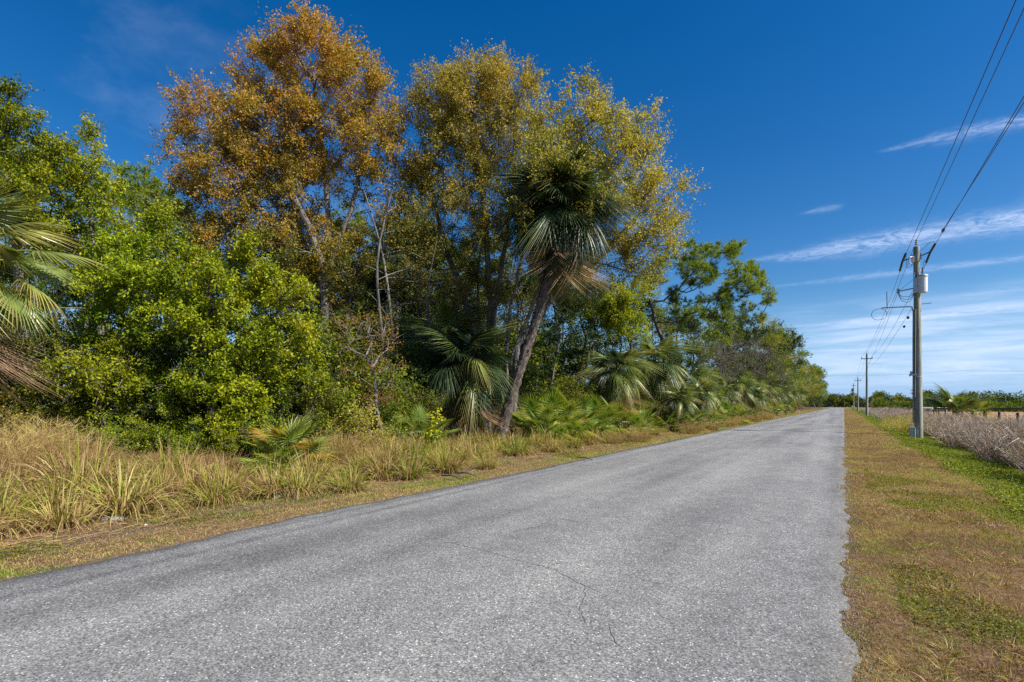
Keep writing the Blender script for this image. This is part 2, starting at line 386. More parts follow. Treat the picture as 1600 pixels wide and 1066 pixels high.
def build_ground():
    def axis(lo, near_lo, near_hi, hi, step):
        a = list(np.arange(near_lo, near_hi, step)); q = near_hi; s = step
        while q < hi: a.append(q); s *= 1.35; q += s
        a.append(hi); q = near_lo; s = step; pre = []
        while q > lo: s *= 1.35; q -= s; pre.append(max(q, lo))
        return np.array(sorted(set(np.round(pre + a, 4))))
    xs = axis(-2500, -16, 12, 2500, .22); ys = axis(-400, -3, 45, 3500, .4)
    X, Y = np.meshgrid(xs, ys, indexing='ij'); Zz = ground_z(X, Y)
    V = np.stack([X, Y, Zz], -1).reshape(-1, 3); ny = len(ys)
    i, j = np.meshgrid(np.arange(len(xs) - 1), np.arange(ny - 1), indexing='ij'); b = (i * ny + j).ravel()
    g = Geo(); g.add(V, np.stack([b, b + ny, b + ny + 1, b + 1], -1)); tag(g.build('ground', ground_mat(), smooth=True), kind='structure')
build_ground()

def road_mat():
    m = MT('weathered asphalt')
    sp = m.N.new('ShaderNodeSeparateXYZ'); m.link(m.tc.outputs['Object'], sp.inputs[0])
    def vor(sc, feat='F1'):
        v = m.N.new('ShaderNodeTexVoronoi'); v.inputs['Scale'].default_value = sc; v.feature = feat; m.link(m.tc.outputs['Object'], v.inputs['Vector']); return v
    v1 = vor(58); v2 = vor(95)
    wn = m.N.new('ShaderNodeSeparateColor'); m.link(v1.outputs['Color'], wn.inputs[0])
    wn2 = m.N.new('ShaderNodeSeparateColor'); m.link(v2.outputs['Color'], wn2.inputs[0])
    base = m.ramp(wn2.outputs[0], [(0, .05), (.35, .12), (.7, .26), (1, .46)])
    base = m.mix(.45, base, m.ramp(m.noise(45, 8, .8), [(.36, .05), (.5, .19), (.64, .42)]))
    chip = m.math('MULTIPLY', m.ramp(wn.outputs[1], [(.92, 0.0), (.94, 1.0)]), m.ramp(v1.outputs['Distance'], [(.3, 1.0), (.42, 0.0)]))
    c = m.mix(chip, base, (.72, .70, .67))
    pit = m.math('MULTIPLY', m.ramp(wn.outputs[0], [(.86, 0.0), (.9, 1.0)]), m.ramp(v1.outputs['Distance'], [(.25, .8), (.45, 0.0)]))
    c = m.mix(pit, c, .035)
    big = m.noise(.55, 5, .6, scale=(1, .35, 1)); med = m.noise(3.2, 5, .65)
    tracks = m.noise(1.05, 2, .5, scale=(1, .02, 1))
    sh = m.math('ADD', m.math('ADD', m.math('MULTIPLY', big, .42), m.math('MULTIPLY', med, .22)), m.math('MULTIPLY', tracks, .36))
    shade = m.ramp(sh, [(.39, (.60, .605, .62)), (.5, (.95, .95, .96)), (.6, (1.24, 1.24, 1.23))])
    c = m.mix(1.0, c, shade, 'MULTIPLY')
    # pale dusty edges, dark ravelled rim
    ex = m.math('ABSOLUTE', m.math('ADD', sp.outputs[0], 3.25))
    exn = m.math('ADD', ex, m.math('MULTIPLY', m.math('SUBTRACT', m.noise(5, 6, .7), .5), .5))
    rim = m.ramp(exn, [(2.9 / 4, 0.0), (3.2 / 4, .25)]) if False else None
    rr = m.N.new('ShaderNodeMapRange'); rr.inputs[1].default_value = 2.95; rr.inputs[2].default_value = 3.3; m.link(exn, rr.inputs[0])
    c = m.mix(m.math('MULTIPLY', rr.outputs[0], .45), c, (.09, .085, .08))
    # web of hairline cracks in patches
    dv = m.N.new('ShaderNodeTexVoronoi'); dv.feature = 'DISTANCE_TO_EDGE'; dv.inputs['Scale'].default_value = 1.15
    wv = m.N.new('ShaderNodeMix'); wv.data_type = 'VECTOR'; wv.inputs[0].default_value = .22
    nn = m.N.new('ShaderNodeTexNoise'); nn.inputs['Scale'].default_value = 3.5; nn.inputs['Detail'].default_value = 6; m.link(m.tc.outputs['Object'], nn.inputs[0])
    m.link(m.tc.outputs['Object'], wv.inputs[4]); m.link(nn.outputs['Color'], wv.inputs[5]); m.link(wv.outputs[1], dv.inputs['Vector'])
    crk = m.math('MULTIPLY', m.ramp(dv.outputs['Distance'], [(0, 1.0), (.006, 0.0)]), m.ramp(m.noise(.7, 4, .6), [(.56, 0.0), (.62, .75)]))
    c = m.mix(crk, c, .04)
    c = m.mix(1.0, c, (.85, .838, .82), 'MULTIPLY'); m.link(c, m.b.inputs['Base Color']); m.b.inputs['Roughness'].default_value = .8; m.b.inputs['Specular IOR Level'].default_value = .35
    m.bump(m.math('ADD', m.math('ADD', wn2.outputs[0], chip), m.noise(160, 3, .7)), .55, .006); return m.m
ROAD = road_mat()
def build_road():
    r = np.random.default_rng(5)
    ys = np.concatenate([np.arange(-4, 40, .05), np.arange(40, 120, .8), np.arange(120, 346, 4)])
    n1 = snoise(ys, ys * 0 + 3, 1.6, 21) - .5; n2 = snoise(ys, ys * 0 + 9, 6.5, 22) - .5; n3 = snoise(ys, ys * 0 + 1, .35, 25) - .5
    n4 = snoise(ys, ys * 0, 1.9, 31) - .5; n5 = snoise(ys, ys * 0 + 2, 8, 32) - .5
    L = -6.5 + n1 * .16 + n2 * .08 + n3 * .2; R = .02 + n4 * .14 + n5 * .05 + (snoise(ys, ys * 0, 23, 35) - .5) * .05 + r.normal(size=len(ys)) * .006
    L = np.where(ys > 300, L - (ys - 300) ** 2 * .004, L); 
    ts = np.array([0, .004, .03, .12, .25, .38, .5, .62, .75, .88, .97, .996, 1])
    zc = np.array([-.05, .0, .006, .02, .03, .04, .045, .04, .03, .02, .006, 0, -.05])
    X = L[:, None] * (1 - ts) + R[:, None] * ts; Zc = np.broadcast_to(zc, X.shape); Yc = np.broadcast_to(ys[:, None], X.shape)
    V = np.stack([X, Yc, Zc], -1); k = len(ts); i, j = np.meshgrid(np.arange(len(ys) - 1), np.arange(k - 1), indexing='ij'); b = (i * k + j).ravel()
    g = Geo(); g.add(V, np.stack([b, b + 1, b + k + 1, b + k], -1)); o = g.build('road', ROAD, smooth=True); tag(o, kind='structure')
    # crossing road of pale sand at the far end
    g = Geo(); g.add([(-160, 346, .03), (200, 346, .03), (200, 362, .05), (-160, 362, .05)], [(0, 1, 2, 3)])
    tag(g.build('dirt_road', plain('pale sand road', (.42, .38, .33), 1, 0, .2, .6)), kind='structure')
    # long cracks: narrow dark sheets on the surface
    def rz(x): return float(np.interp((x + 6.5) / 6.52, ts, zc)) + .003
    g = Geo()
    def gp(px, py): d = EYE * 800 / (py - 633); return P(px, d)
    cr = [[(675, 852), (700, 853), (745, 863), (800, 880), (860, 895), (905, 917), (932, 931)], [(800, 838), (840, 828), (868, 814), (905, 820)], [(1070, 764), (1090, 770), (1112, 778)], [(855, 895), (862, 888), (880, 885)],
          [(910, 918), (915, 935), (908, 960), (916, 985)], [(575, 800), (600, 797), (630, 796)], [(1150, 808), (1180, 815), (1205, 823)], [(950, 985), (960, 1010), (975, 1018)]]
    for li in cr:
        pts = [np.array(gp(*q)) for q in li]; P2 = []
        for a, b_ in zip(pts, pts[1:]):
            m_ = max(2, int(np.linalg.norm(b_ - a) / .05))
            for t in np.linspace(0, 1, m_, endpoint=False): P2.append(a * (1 - t) + b_ * t)
        P2 = np.array(P2 + [pts[-1]]); P2 += np.cumsum(r.normal(size=P2.shape) * .006, 0) * .8; P2[:, :] += r.normal(size=P2.shape) * .005
        tg = unit(np.gradient(P2, axis=0)); nr = np.stack([-tg[:, 1], tg[:, 0]], 1); w = (.0014 + .0022 * r.random(len(P2)))[:, None]
        w[0] = w[-1] = .001
        A = P2 + nr * w; B = P2 - nr * w; n = len(P2)
        V = np.concatenate([np.stack([A[:, 0], A[:, 1], [rz(x) for x in A[:, 0]]], 1), np.stack([B[:, 0], B[:, 1], [rz(x) for x in B[:, 0]]], 1)])
        g.add(V, [(i, i + 1, n + i + 1, n + i) for i in range(n - 1)])
    tag(g.build('road_cracks', plain('crack fill', (.055, .052, .048), 1)), kind='structure')
build_road()

# ------------------------------------------------------------------ tree builder
def skeleton(r, trunk, centers, step=.55, rtip=.012, rbase=.25, up=.35, power=2.3):
    """grow limbs from a trunk polyline to every cluster centre; returns segments"""
    tp = []; 
    for a, b in zip(trunk, trunk[1:]):
        a, b = np.array(a, float), np.array(b, float); m = max(1, int(np.linalg.norm(b - a) / step))
        for t in np.linspace(0, 1, m, endpoint=False): tp.append(a * (1 - t) + b * t)
    tp.append(np.array(trunk[-1], float)); tp = np.array(tp); tp[1:-1, :2] += r.normal(size=(len(tp) - 2, 2)) * .03
    maxn = len(tp) + len(centers) * 16 + 300; Nn = np.zeros((maxn, 3)); par = np.full(maxn, -1); pl = np.zeros(maxn); n = len(tp)
    Nn[:n] = tp; par[1:n] = np.arange(n - 1); pl[1:n] = np.cumsum(np.linalg.norm(np.diff(tp, axis=0), axis=1)) * .25
    ntr = n; ends = []
    mid = tp[int(len(tp) * .75)]
    for c in centers[np.argsort(np.linalg.norm(centers - mid, axis=1))]:
        dv = c - Nn[:n]; dd = np.linalg.norm(dv, axis=1)
        cost = dd + .35 * pl[:n] + np.maximum(0, .25 * dd - dv[:, 2]) * .9
        cost[:max(1, int(ntr * .22))] += 5
        k = int(np.argmin(cost)); a = Nn[k]; D = np.linalg.norm(c - a); m = max(1, int(D / step)); prev = k
        for q in range(1, m + 1):
            if n >= maxn: break
            t = q / m; p = a * (1 - t) + c * t; p = p + np.array([0, 0, -up * D * .18 * math.sin(math.pi * t)]) + (r.normal(size=3) * .07 * step * 2 if q < m else 0)
            Nn[n] = p; par[n] = prev; pl[n] = pl[prev] + D / m; prev = n; n += 1
        ends.append(prev)
    rad = np.zeros(n); 
    acc = np.zeros(n)
    for i in range(n - 1, -1, -1):
        rad[i] = max(acc[i], rtip ** power) ** (1 / power)
        if par[i] >= 0: acc[par[i]] += rad[i] ** power
    k = (rbase - rtip) / max(rad[0] - rtip, 1e-6); 
    if k < 1: rad = rtip + (rad - rtip) * k
    else: rad[:ntr] = rtip + (rad[:ntr] - rtip) * np.minimum(k, 1.6)
    return Nn[:n], par[:n], rad, np.array(ends)

def lobe_centers(r, lobes, spacing=.9):
    out = []
    for (c, rad, dens, tint) in lobes:
        c = np.array(c, float); rad = np.array(rad, float)
        n = max(3, int(dens * rad[0] * rad[1] * rad[2] / spacing ** 3 * 6.5))
        d = rdir(r, n); q = r.uniform(.25, 1, n) ** .6
        out.append(np.column_stack([c + d * rad * q[:, None], np.full(n, tint), np.linalg.norm(d * q[:, None], axis=1), d]))
    return np.concatenate(out)

def broad_tree(name, label, cat, base, trunk, lobes, leaf, bark, seed, spacing=.9, twigs=9, tl=.75, per=14, size=.09, rbase=.25, trunks=None, fold=.4, aspect=.5, spread=.7, tvar=.16, group=None, jit=.07, bare=0.0, twig_w=.012, up=.25):
    """base in world; trunk and lobes relative to it"""
    r = np.random.default_rng(seed); root = thing(name, label, cat, base, group=group)
    ce = lobe_centers(r, lobes, spacing); cen = ce[:, :3]; ct = ce[:, 3]; outd = ce[:, 5:8]
    ok = cen[:, 2] > .15; cen, ct, outd = cen[ok], ct[ok], outd[ok]
    w = Geo(); trunks = trunks or [trunk]
    asg = np.argmin(np.stack([np.min(np.linalg.norm(cen[:, None] - np.array(t, float)[None], axis=2), axis=1) + .5 * np.linalg.norm(cen - np.array(t[-1], float), axis=1) for t in trunks], 1), axis=1)
    for q, tr in enumerate(trunks):
        cc = cen[asg == q]
        if len(cc) < 3: continue
        Nn, par, rad, ends = skeleton(r, tr, cc, rbase=rbase * (1 if q == 0 else .75))
        ch = np.where(par >= 0)[0]; big = ch[rad[ch] > .04]; small = ch[rad[ch] <= .04]
        frusta(w, Nn[par[big]], Nn[big], np.minimum(rad[par[big]], rad[big] * 1.35), rad[big], 8)
        if len(small): frusta(w, Nn[par[small]], Nn[small], np.minimum(rad[par[small]], rad[small] * 1.4), rad[small], 4)
    K = twigs; n = len(cen) * K; root_p = np.repeat(cen, K, 0) + r.normal(size=(n, 3)) * .1
    d = unit(np.repeat(outd, K, 0) * .55 + np.array([0, 0, up]) + rdir(r, n) * spread); L = tl * r.uniform(.5, 1.35, n)
    strips(w, root_p, d, L, twig_w, .08, 2, .5, r, mat=1); strips(w, root_p, d, L, twig_w, .08, 2, .5, r, mat=1)
    w.build('trunk', [bark, BK['twig']], root)
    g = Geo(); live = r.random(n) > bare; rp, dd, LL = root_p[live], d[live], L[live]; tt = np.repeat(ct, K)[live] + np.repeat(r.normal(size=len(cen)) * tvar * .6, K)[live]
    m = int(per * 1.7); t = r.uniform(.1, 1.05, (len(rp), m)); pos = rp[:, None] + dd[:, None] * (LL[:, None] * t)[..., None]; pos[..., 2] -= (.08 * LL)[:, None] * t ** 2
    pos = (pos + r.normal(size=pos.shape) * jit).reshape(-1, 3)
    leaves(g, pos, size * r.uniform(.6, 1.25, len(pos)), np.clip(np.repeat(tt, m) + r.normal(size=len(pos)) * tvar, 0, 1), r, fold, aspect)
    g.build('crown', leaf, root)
    return root

def pine_tree(name, label, base, trunk, lobes, seed, spacing=.8, tufts=9, per=20, nl=.24, nw=.016, rbase=.2, group=None, tint=.5, bark=None, tl=.38):
    r = np.random.default_rng(seed); root = thing(name, label, 'pine tree', base, group=group)
    ce = lobe_centers(r, lobes, spacing); cen = ce[:, :3]; ct = ce[:, 3]; outd = ce[:, 5:8]
    Nn, par, rad, ends = skeleton(r, trunk, cen, rbase=rbase, up=.6, rtip=.016)
    w = Geo(); ch = np.where(par >= 0)[0]; frusta(w, Nn[par[ch]], Nn[ch], np.minimum(rad[par[ch]], rad[ch] * 1.35), rad[ch], 7)
    K = tufts; n = len(cen) * K; rp = np.repeat(cen, K, 0); d = unit(np.repeat(outd, K, 0) * .4 + np.array([0, 0, .35]) + rdir(r, n) * .8); L = tl * r.uniform(.4, 1.3, n)
    strips(w, rp, d, L, .016, .05, 1, .3, r); w.build('trunk', bark or BK['pine'], root)
    tip = rp + d * L[:, None]; m = per; nd = unit(np.repeat(d, m, 0) * .75 + rdir(r, n * m)); g = Geo()
    tt = np.clip(np.repeat(np.repeat(ct, K) + r.normal(size=n) * .15, m) + r.normal(size=n * m) * .08, 0, 1)
    needles(g, np.repeat(tip, m, 0) - np.repeat(d, m, 0) * (r.random(n * m) * .16)[:, None], nd, nl * r.uniform(.6, 1.1, n * m), nw, tt, r)
    g.build('crown', LF['needle'], root); return root

def L3(base, d, items, depth=1.0):
    """lobes: (px, py, rx_px, ry_px, depth_offset_m, density, tint) seen from the road -> real ellipsoids at depth d"""
    bx, by, bz = base; out = []
    for px, py, rx, ry, dz, dens, tint in items:
        dd = d + dz; x, y = P(px, dd); a = rx / 800 * dd; b = ry / 800 * dd
        out.append(((x - bx, y - by, Z(py, dd) - bz), (a, max(a * .9, b * .6) * depth, b), dens, tint))
    return out
def T3(base, d, pts):
    """trunk points (px, py, depth_offset)"""
    bx, by, bz = base; out = [(0, 0, -.1)]
    for px, py, dz in pts:
        x, y = P(px, d + dz); out.append((x - bx, y - by, Z(py, d + dz) - bz))
    return out
def B(px, d):
    x, y = P(px, d); return (x, y, float(ground_z(x, y)))

# ------------------------------------------------------------------ front row of trees
b = B(512, 22)
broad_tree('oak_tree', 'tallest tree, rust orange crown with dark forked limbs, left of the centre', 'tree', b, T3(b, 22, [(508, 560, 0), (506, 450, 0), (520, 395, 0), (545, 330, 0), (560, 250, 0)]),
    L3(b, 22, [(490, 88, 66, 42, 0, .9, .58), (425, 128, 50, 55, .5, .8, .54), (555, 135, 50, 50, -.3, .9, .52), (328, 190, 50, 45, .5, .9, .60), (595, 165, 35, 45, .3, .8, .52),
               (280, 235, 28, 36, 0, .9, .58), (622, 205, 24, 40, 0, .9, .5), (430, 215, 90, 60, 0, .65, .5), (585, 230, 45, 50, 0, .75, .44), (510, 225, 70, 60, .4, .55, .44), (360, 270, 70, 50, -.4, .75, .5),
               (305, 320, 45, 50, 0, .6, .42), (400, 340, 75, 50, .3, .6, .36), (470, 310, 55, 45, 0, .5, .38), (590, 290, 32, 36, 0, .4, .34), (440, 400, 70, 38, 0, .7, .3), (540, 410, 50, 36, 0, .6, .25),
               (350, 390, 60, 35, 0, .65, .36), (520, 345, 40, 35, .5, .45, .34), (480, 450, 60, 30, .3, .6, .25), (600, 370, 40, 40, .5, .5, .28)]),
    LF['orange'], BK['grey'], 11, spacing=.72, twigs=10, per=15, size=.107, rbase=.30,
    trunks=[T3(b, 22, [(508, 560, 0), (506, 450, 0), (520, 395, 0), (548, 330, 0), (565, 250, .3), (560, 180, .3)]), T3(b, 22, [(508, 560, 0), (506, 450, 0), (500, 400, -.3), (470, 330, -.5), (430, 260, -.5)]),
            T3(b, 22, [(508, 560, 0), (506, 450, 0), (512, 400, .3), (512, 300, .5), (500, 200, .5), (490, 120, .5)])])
b = B(762, 22.5)
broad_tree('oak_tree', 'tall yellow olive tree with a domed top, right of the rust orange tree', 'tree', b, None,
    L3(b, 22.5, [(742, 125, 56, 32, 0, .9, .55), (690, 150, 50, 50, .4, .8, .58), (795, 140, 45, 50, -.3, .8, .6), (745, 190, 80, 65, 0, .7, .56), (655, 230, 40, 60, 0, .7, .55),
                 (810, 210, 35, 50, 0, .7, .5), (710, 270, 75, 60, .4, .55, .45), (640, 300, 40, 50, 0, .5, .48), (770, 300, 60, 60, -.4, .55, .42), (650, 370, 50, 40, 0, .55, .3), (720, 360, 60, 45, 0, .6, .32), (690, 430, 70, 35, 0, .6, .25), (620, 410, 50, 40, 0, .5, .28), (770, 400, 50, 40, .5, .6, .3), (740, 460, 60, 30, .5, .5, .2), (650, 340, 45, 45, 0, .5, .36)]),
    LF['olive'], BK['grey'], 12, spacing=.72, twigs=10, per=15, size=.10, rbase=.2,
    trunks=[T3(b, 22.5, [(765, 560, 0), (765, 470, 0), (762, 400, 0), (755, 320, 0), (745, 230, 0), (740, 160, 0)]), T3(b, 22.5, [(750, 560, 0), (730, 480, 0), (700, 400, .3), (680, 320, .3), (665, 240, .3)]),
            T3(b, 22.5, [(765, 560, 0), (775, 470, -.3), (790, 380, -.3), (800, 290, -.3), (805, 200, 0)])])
b = B(800, 21)
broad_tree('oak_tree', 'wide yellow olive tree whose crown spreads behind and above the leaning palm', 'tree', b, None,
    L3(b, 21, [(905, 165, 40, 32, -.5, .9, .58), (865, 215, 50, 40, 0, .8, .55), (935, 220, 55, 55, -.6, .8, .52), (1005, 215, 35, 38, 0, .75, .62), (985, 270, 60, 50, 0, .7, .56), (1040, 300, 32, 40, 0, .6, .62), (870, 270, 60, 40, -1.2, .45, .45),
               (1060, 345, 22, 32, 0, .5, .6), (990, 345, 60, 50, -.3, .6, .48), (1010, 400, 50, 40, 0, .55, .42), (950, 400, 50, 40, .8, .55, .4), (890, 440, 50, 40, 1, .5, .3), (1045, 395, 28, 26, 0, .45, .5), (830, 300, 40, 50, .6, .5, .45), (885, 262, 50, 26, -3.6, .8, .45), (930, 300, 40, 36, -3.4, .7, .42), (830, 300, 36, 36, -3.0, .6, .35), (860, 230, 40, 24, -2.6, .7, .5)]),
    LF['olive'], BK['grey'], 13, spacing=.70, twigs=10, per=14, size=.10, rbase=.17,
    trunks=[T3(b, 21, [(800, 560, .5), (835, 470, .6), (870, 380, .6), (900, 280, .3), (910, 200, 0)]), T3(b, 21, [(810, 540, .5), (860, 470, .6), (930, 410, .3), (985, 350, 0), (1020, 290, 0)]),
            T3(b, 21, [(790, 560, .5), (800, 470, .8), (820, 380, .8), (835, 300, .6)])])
# green trees on the far left
b = B(40, 15.5)
broad_tree('leafy_tree', 'tall green tree filling the left edge of the picture, its top against the sky', 'tree', b, None,
    L3(b, 15.5, [(5, 165, 36, 42, 0, 1.2, .3), (-10, 220, 40, 40, 0, 1, .35), (-60, 160, 60, 60, 0, .6, .35), (30, 225, 55, 45, 0, .8, .4), (75, 260, 45, 50, 0, .75, .5), (-20, 280, 70, 60, 0, .7, .4), (60, 330, 60, 55, 0, .7, .5), (0, 380, 70, 50, .3, .6, .4)]),
    LF['bright'], BK['grey'], 14, spacing=.62, twigs=9, tl=.38, per=18, size=.092, rbase=.2, trunks=[T3(b, 15.5, [(35, 520, 0), (25, 400, 0), (15, 300, 0), (8, 190, 0)])])
b = B(160, 15.8)
broad_tree('leafy_tree', 'green tree with thin yellowing top sprays, right of the tree filling the left edge', 'tree', b, None,
    L3(b, 15.8, [(120, 235, 40, 38, 0, .6, .6), (155, 270, 35, 38, 0, .55, .58), (100, 290, 50, 50, 0, .6, .5), (170, 330, 45, 45, 0, .6, .5), (120, 360, 60, 50, 0, .7, .48), (215, 370, 45, 45, 0, .6, .5), (170, 420, 60, 45, 0, .6, .45), (250, 350, 30, 30, 0, .5, .55), (260, 410, 45, 40, 0, .6, .45)]),
    LF['bright'], BK['grey'], 15, spacing=.62, twigs=9, tl=.38, per=17, size=.09, rbase=.16, trunks=[T3(b, 15.8, [(158, 520, 0), (150, 420, 0), (140, 320, 0), (135, 260, 0)])])

# bright green shrubs along the wood edge
bush_lab = ['broad bright green shrub below the fan palm at the left edge', 'tall bright green shrub with layered leafy boughs, left of the yellow palmetto', 'tall bright green shrub at the dark gap in the wood edge', 'low bright green shrub just behind the yellow palmetto', 'dark green shrub in the shade under the left edge fan palm', 'bright green shrub behind the watermark height gap left of the layered shrub']
b1 = B(140, 12.6)
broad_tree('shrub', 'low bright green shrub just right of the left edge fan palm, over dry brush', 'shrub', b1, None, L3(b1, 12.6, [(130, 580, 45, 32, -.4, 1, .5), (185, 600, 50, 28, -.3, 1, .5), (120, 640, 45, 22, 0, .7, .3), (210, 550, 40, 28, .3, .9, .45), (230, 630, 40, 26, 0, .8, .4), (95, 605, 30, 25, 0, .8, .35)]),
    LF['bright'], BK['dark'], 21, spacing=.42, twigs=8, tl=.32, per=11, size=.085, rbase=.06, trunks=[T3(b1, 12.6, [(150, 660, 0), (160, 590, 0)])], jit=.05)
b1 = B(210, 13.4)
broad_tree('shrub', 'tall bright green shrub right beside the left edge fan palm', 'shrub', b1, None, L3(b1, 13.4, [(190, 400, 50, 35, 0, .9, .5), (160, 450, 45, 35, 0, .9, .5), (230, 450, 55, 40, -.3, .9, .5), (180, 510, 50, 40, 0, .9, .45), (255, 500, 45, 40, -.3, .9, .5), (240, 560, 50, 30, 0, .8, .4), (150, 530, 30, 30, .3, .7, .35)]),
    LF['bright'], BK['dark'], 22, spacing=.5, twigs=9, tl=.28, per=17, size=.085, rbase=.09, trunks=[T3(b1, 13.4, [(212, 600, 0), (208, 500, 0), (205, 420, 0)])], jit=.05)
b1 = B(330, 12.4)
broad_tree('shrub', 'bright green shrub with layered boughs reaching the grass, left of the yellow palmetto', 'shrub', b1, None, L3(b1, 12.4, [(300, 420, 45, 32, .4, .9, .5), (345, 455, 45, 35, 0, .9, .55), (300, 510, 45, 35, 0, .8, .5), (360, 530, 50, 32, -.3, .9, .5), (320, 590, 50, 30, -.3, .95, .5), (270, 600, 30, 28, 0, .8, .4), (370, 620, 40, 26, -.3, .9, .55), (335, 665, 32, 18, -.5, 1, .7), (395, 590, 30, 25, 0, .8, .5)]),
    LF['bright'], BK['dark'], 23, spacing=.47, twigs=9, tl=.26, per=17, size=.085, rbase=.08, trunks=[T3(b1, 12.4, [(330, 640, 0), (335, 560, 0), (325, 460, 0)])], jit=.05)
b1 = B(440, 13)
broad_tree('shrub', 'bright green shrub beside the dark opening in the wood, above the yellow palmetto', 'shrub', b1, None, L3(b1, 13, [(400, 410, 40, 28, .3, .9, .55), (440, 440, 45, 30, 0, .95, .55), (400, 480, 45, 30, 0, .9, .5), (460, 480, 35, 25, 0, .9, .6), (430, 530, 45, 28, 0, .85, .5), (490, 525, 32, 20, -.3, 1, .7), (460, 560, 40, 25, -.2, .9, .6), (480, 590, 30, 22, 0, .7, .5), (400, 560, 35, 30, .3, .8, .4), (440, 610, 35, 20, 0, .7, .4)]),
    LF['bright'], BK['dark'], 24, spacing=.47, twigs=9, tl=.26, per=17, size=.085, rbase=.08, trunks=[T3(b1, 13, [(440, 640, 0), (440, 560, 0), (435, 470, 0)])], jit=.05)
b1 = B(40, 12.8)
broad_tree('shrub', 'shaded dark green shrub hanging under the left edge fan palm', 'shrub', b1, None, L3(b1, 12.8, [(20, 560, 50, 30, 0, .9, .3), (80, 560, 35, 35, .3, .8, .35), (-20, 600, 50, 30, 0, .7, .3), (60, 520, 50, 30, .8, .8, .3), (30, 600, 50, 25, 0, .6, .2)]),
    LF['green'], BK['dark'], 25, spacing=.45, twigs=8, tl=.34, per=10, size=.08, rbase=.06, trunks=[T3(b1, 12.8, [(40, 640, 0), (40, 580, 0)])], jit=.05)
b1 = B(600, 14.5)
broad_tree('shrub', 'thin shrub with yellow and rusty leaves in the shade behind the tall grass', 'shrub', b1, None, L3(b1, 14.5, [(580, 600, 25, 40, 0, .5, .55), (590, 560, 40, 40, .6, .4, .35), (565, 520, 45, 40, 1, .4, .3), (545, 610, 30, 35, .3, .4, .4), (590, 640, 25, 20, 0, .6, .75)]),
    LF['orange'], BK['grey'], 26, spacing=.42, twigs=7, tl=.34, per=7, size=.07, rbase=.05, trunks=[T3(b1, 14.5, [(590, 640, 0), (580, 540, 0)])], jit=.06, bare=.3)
b1 = B(680, 14.5)
broad_tree('sapling', 'small bright green sapling standing in the dark gap left of the drooping palm', 'sapling', b1, None, L3(b1, 14.5, [(678, 655, 6, 8, 0, 1.6, .75), (686, 675, 9, 7, 0, 1.4, .7), (672, 682, 6, 6, 0, 1.4, .65)]),
    LF['bright'], BK['dark'], 27, spacing=.2, twigs=6, tl=.1, per=5, size=.09, rbase=.015, trunks=[T3(b1, 14.5, [(680, 690, 0), (680, 660, 0)])], jit=.03, aspect=.65)
b1 = B(985, 29)
broad_tree('leafy_tree', 'lime yellow tree glowing between the leaning palm and the pine', 'tree', b1, None, L3(b1, 28, [(965, 480, 30, 24, 0, 1, .5), (995, 455, 22, 20, 0, 1, .6), (985, 505, 28, 20, 0, .9, .4), (935, 505, 26, 18, .5, .8, .3)]),
    LF['lime'], BK['grey'], 28, spacing=.6, twigs=9, tl=.5, per=16, size=.12, rbase=.12, trunks=[T3(b1, 28.5, [(985, 580, 0), (985, 500, 0)])])

# ------------------------------------------------------------------ middle ground generic trees (unique ones first, then copies)
def generic(name, label, cat, leaf, bark, seed, h, w, dens=.6, tint=.5, base_clear=.3, **k):
    r = np.random.default_rng(seed); lobes = []
    for i in range(9):
        a = i * 2.4 + r.uniform(-.3, .3); q = r.uniform(.15, .62) * w; zz = h * r.uniform(base_clear + .12, .86); rr = w * r.uniform(.3, .45)
        lobes.append(((q * math.cos(a), q * math.sin(a), zz), (rr, rr, rr * r.uniform(.6, .85)), dens, tint + r.uniform(-.12, .12)))
    lobes.append(((0, 0, h * .86), (w * .4, w * .4, h * .12), dens, tint + .1))
    return broad_tree(name, label, cat, (0, 0, 0), None, lobes, leaf, bark, seed, trunks=[[(0, 0, -.1), (r.normal() * .15, r.normal() * .15, h * .3), (r.normal() * .3, r.normal() * .3, h * .55), (0, 0, h * .8)]], **k)
G_BACK = 'broadleaf trees filling the wood behind the front row'
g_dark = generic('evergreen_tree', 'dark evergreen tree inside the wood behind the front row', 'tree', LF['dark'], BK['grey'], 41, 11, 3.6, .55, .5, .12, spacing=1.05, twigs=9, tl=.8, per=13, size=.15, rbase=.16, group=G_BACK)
g_green = generic('leafy_tree', 'mid green tree inside the wood behind the front row', 'tree', LF['green'], BK['grey'], 42, 11, 3.4, .5, .45, .15, spacing=1.05, twigs=9, tl=.8, per=13, size=.14, rbase=.15, group=G_BACK)
g_oliv = generic('leafy_tree', 'olive tree with sparse leaves in the wood edge along the road', 'tree', LF['olive'], BK['grey'], 43, 12, 3.4, .42, .35, .2, spacing=1.05, twigs=9, tl=.8, per=10, size=.13, rbase=.15, group=G_BACK)
g_grey = generic('bare_tree', 'nearly leafless grey tree in the wood edge along the road', 'tree', LF['grey'], BK['grey'], 44, 9, 3.2, .55, .45, .1, spacing=.95, twigs=14, tl=.9, per=5, size=.11, rbase=.13, group=G_BACK, twig_w=.022)
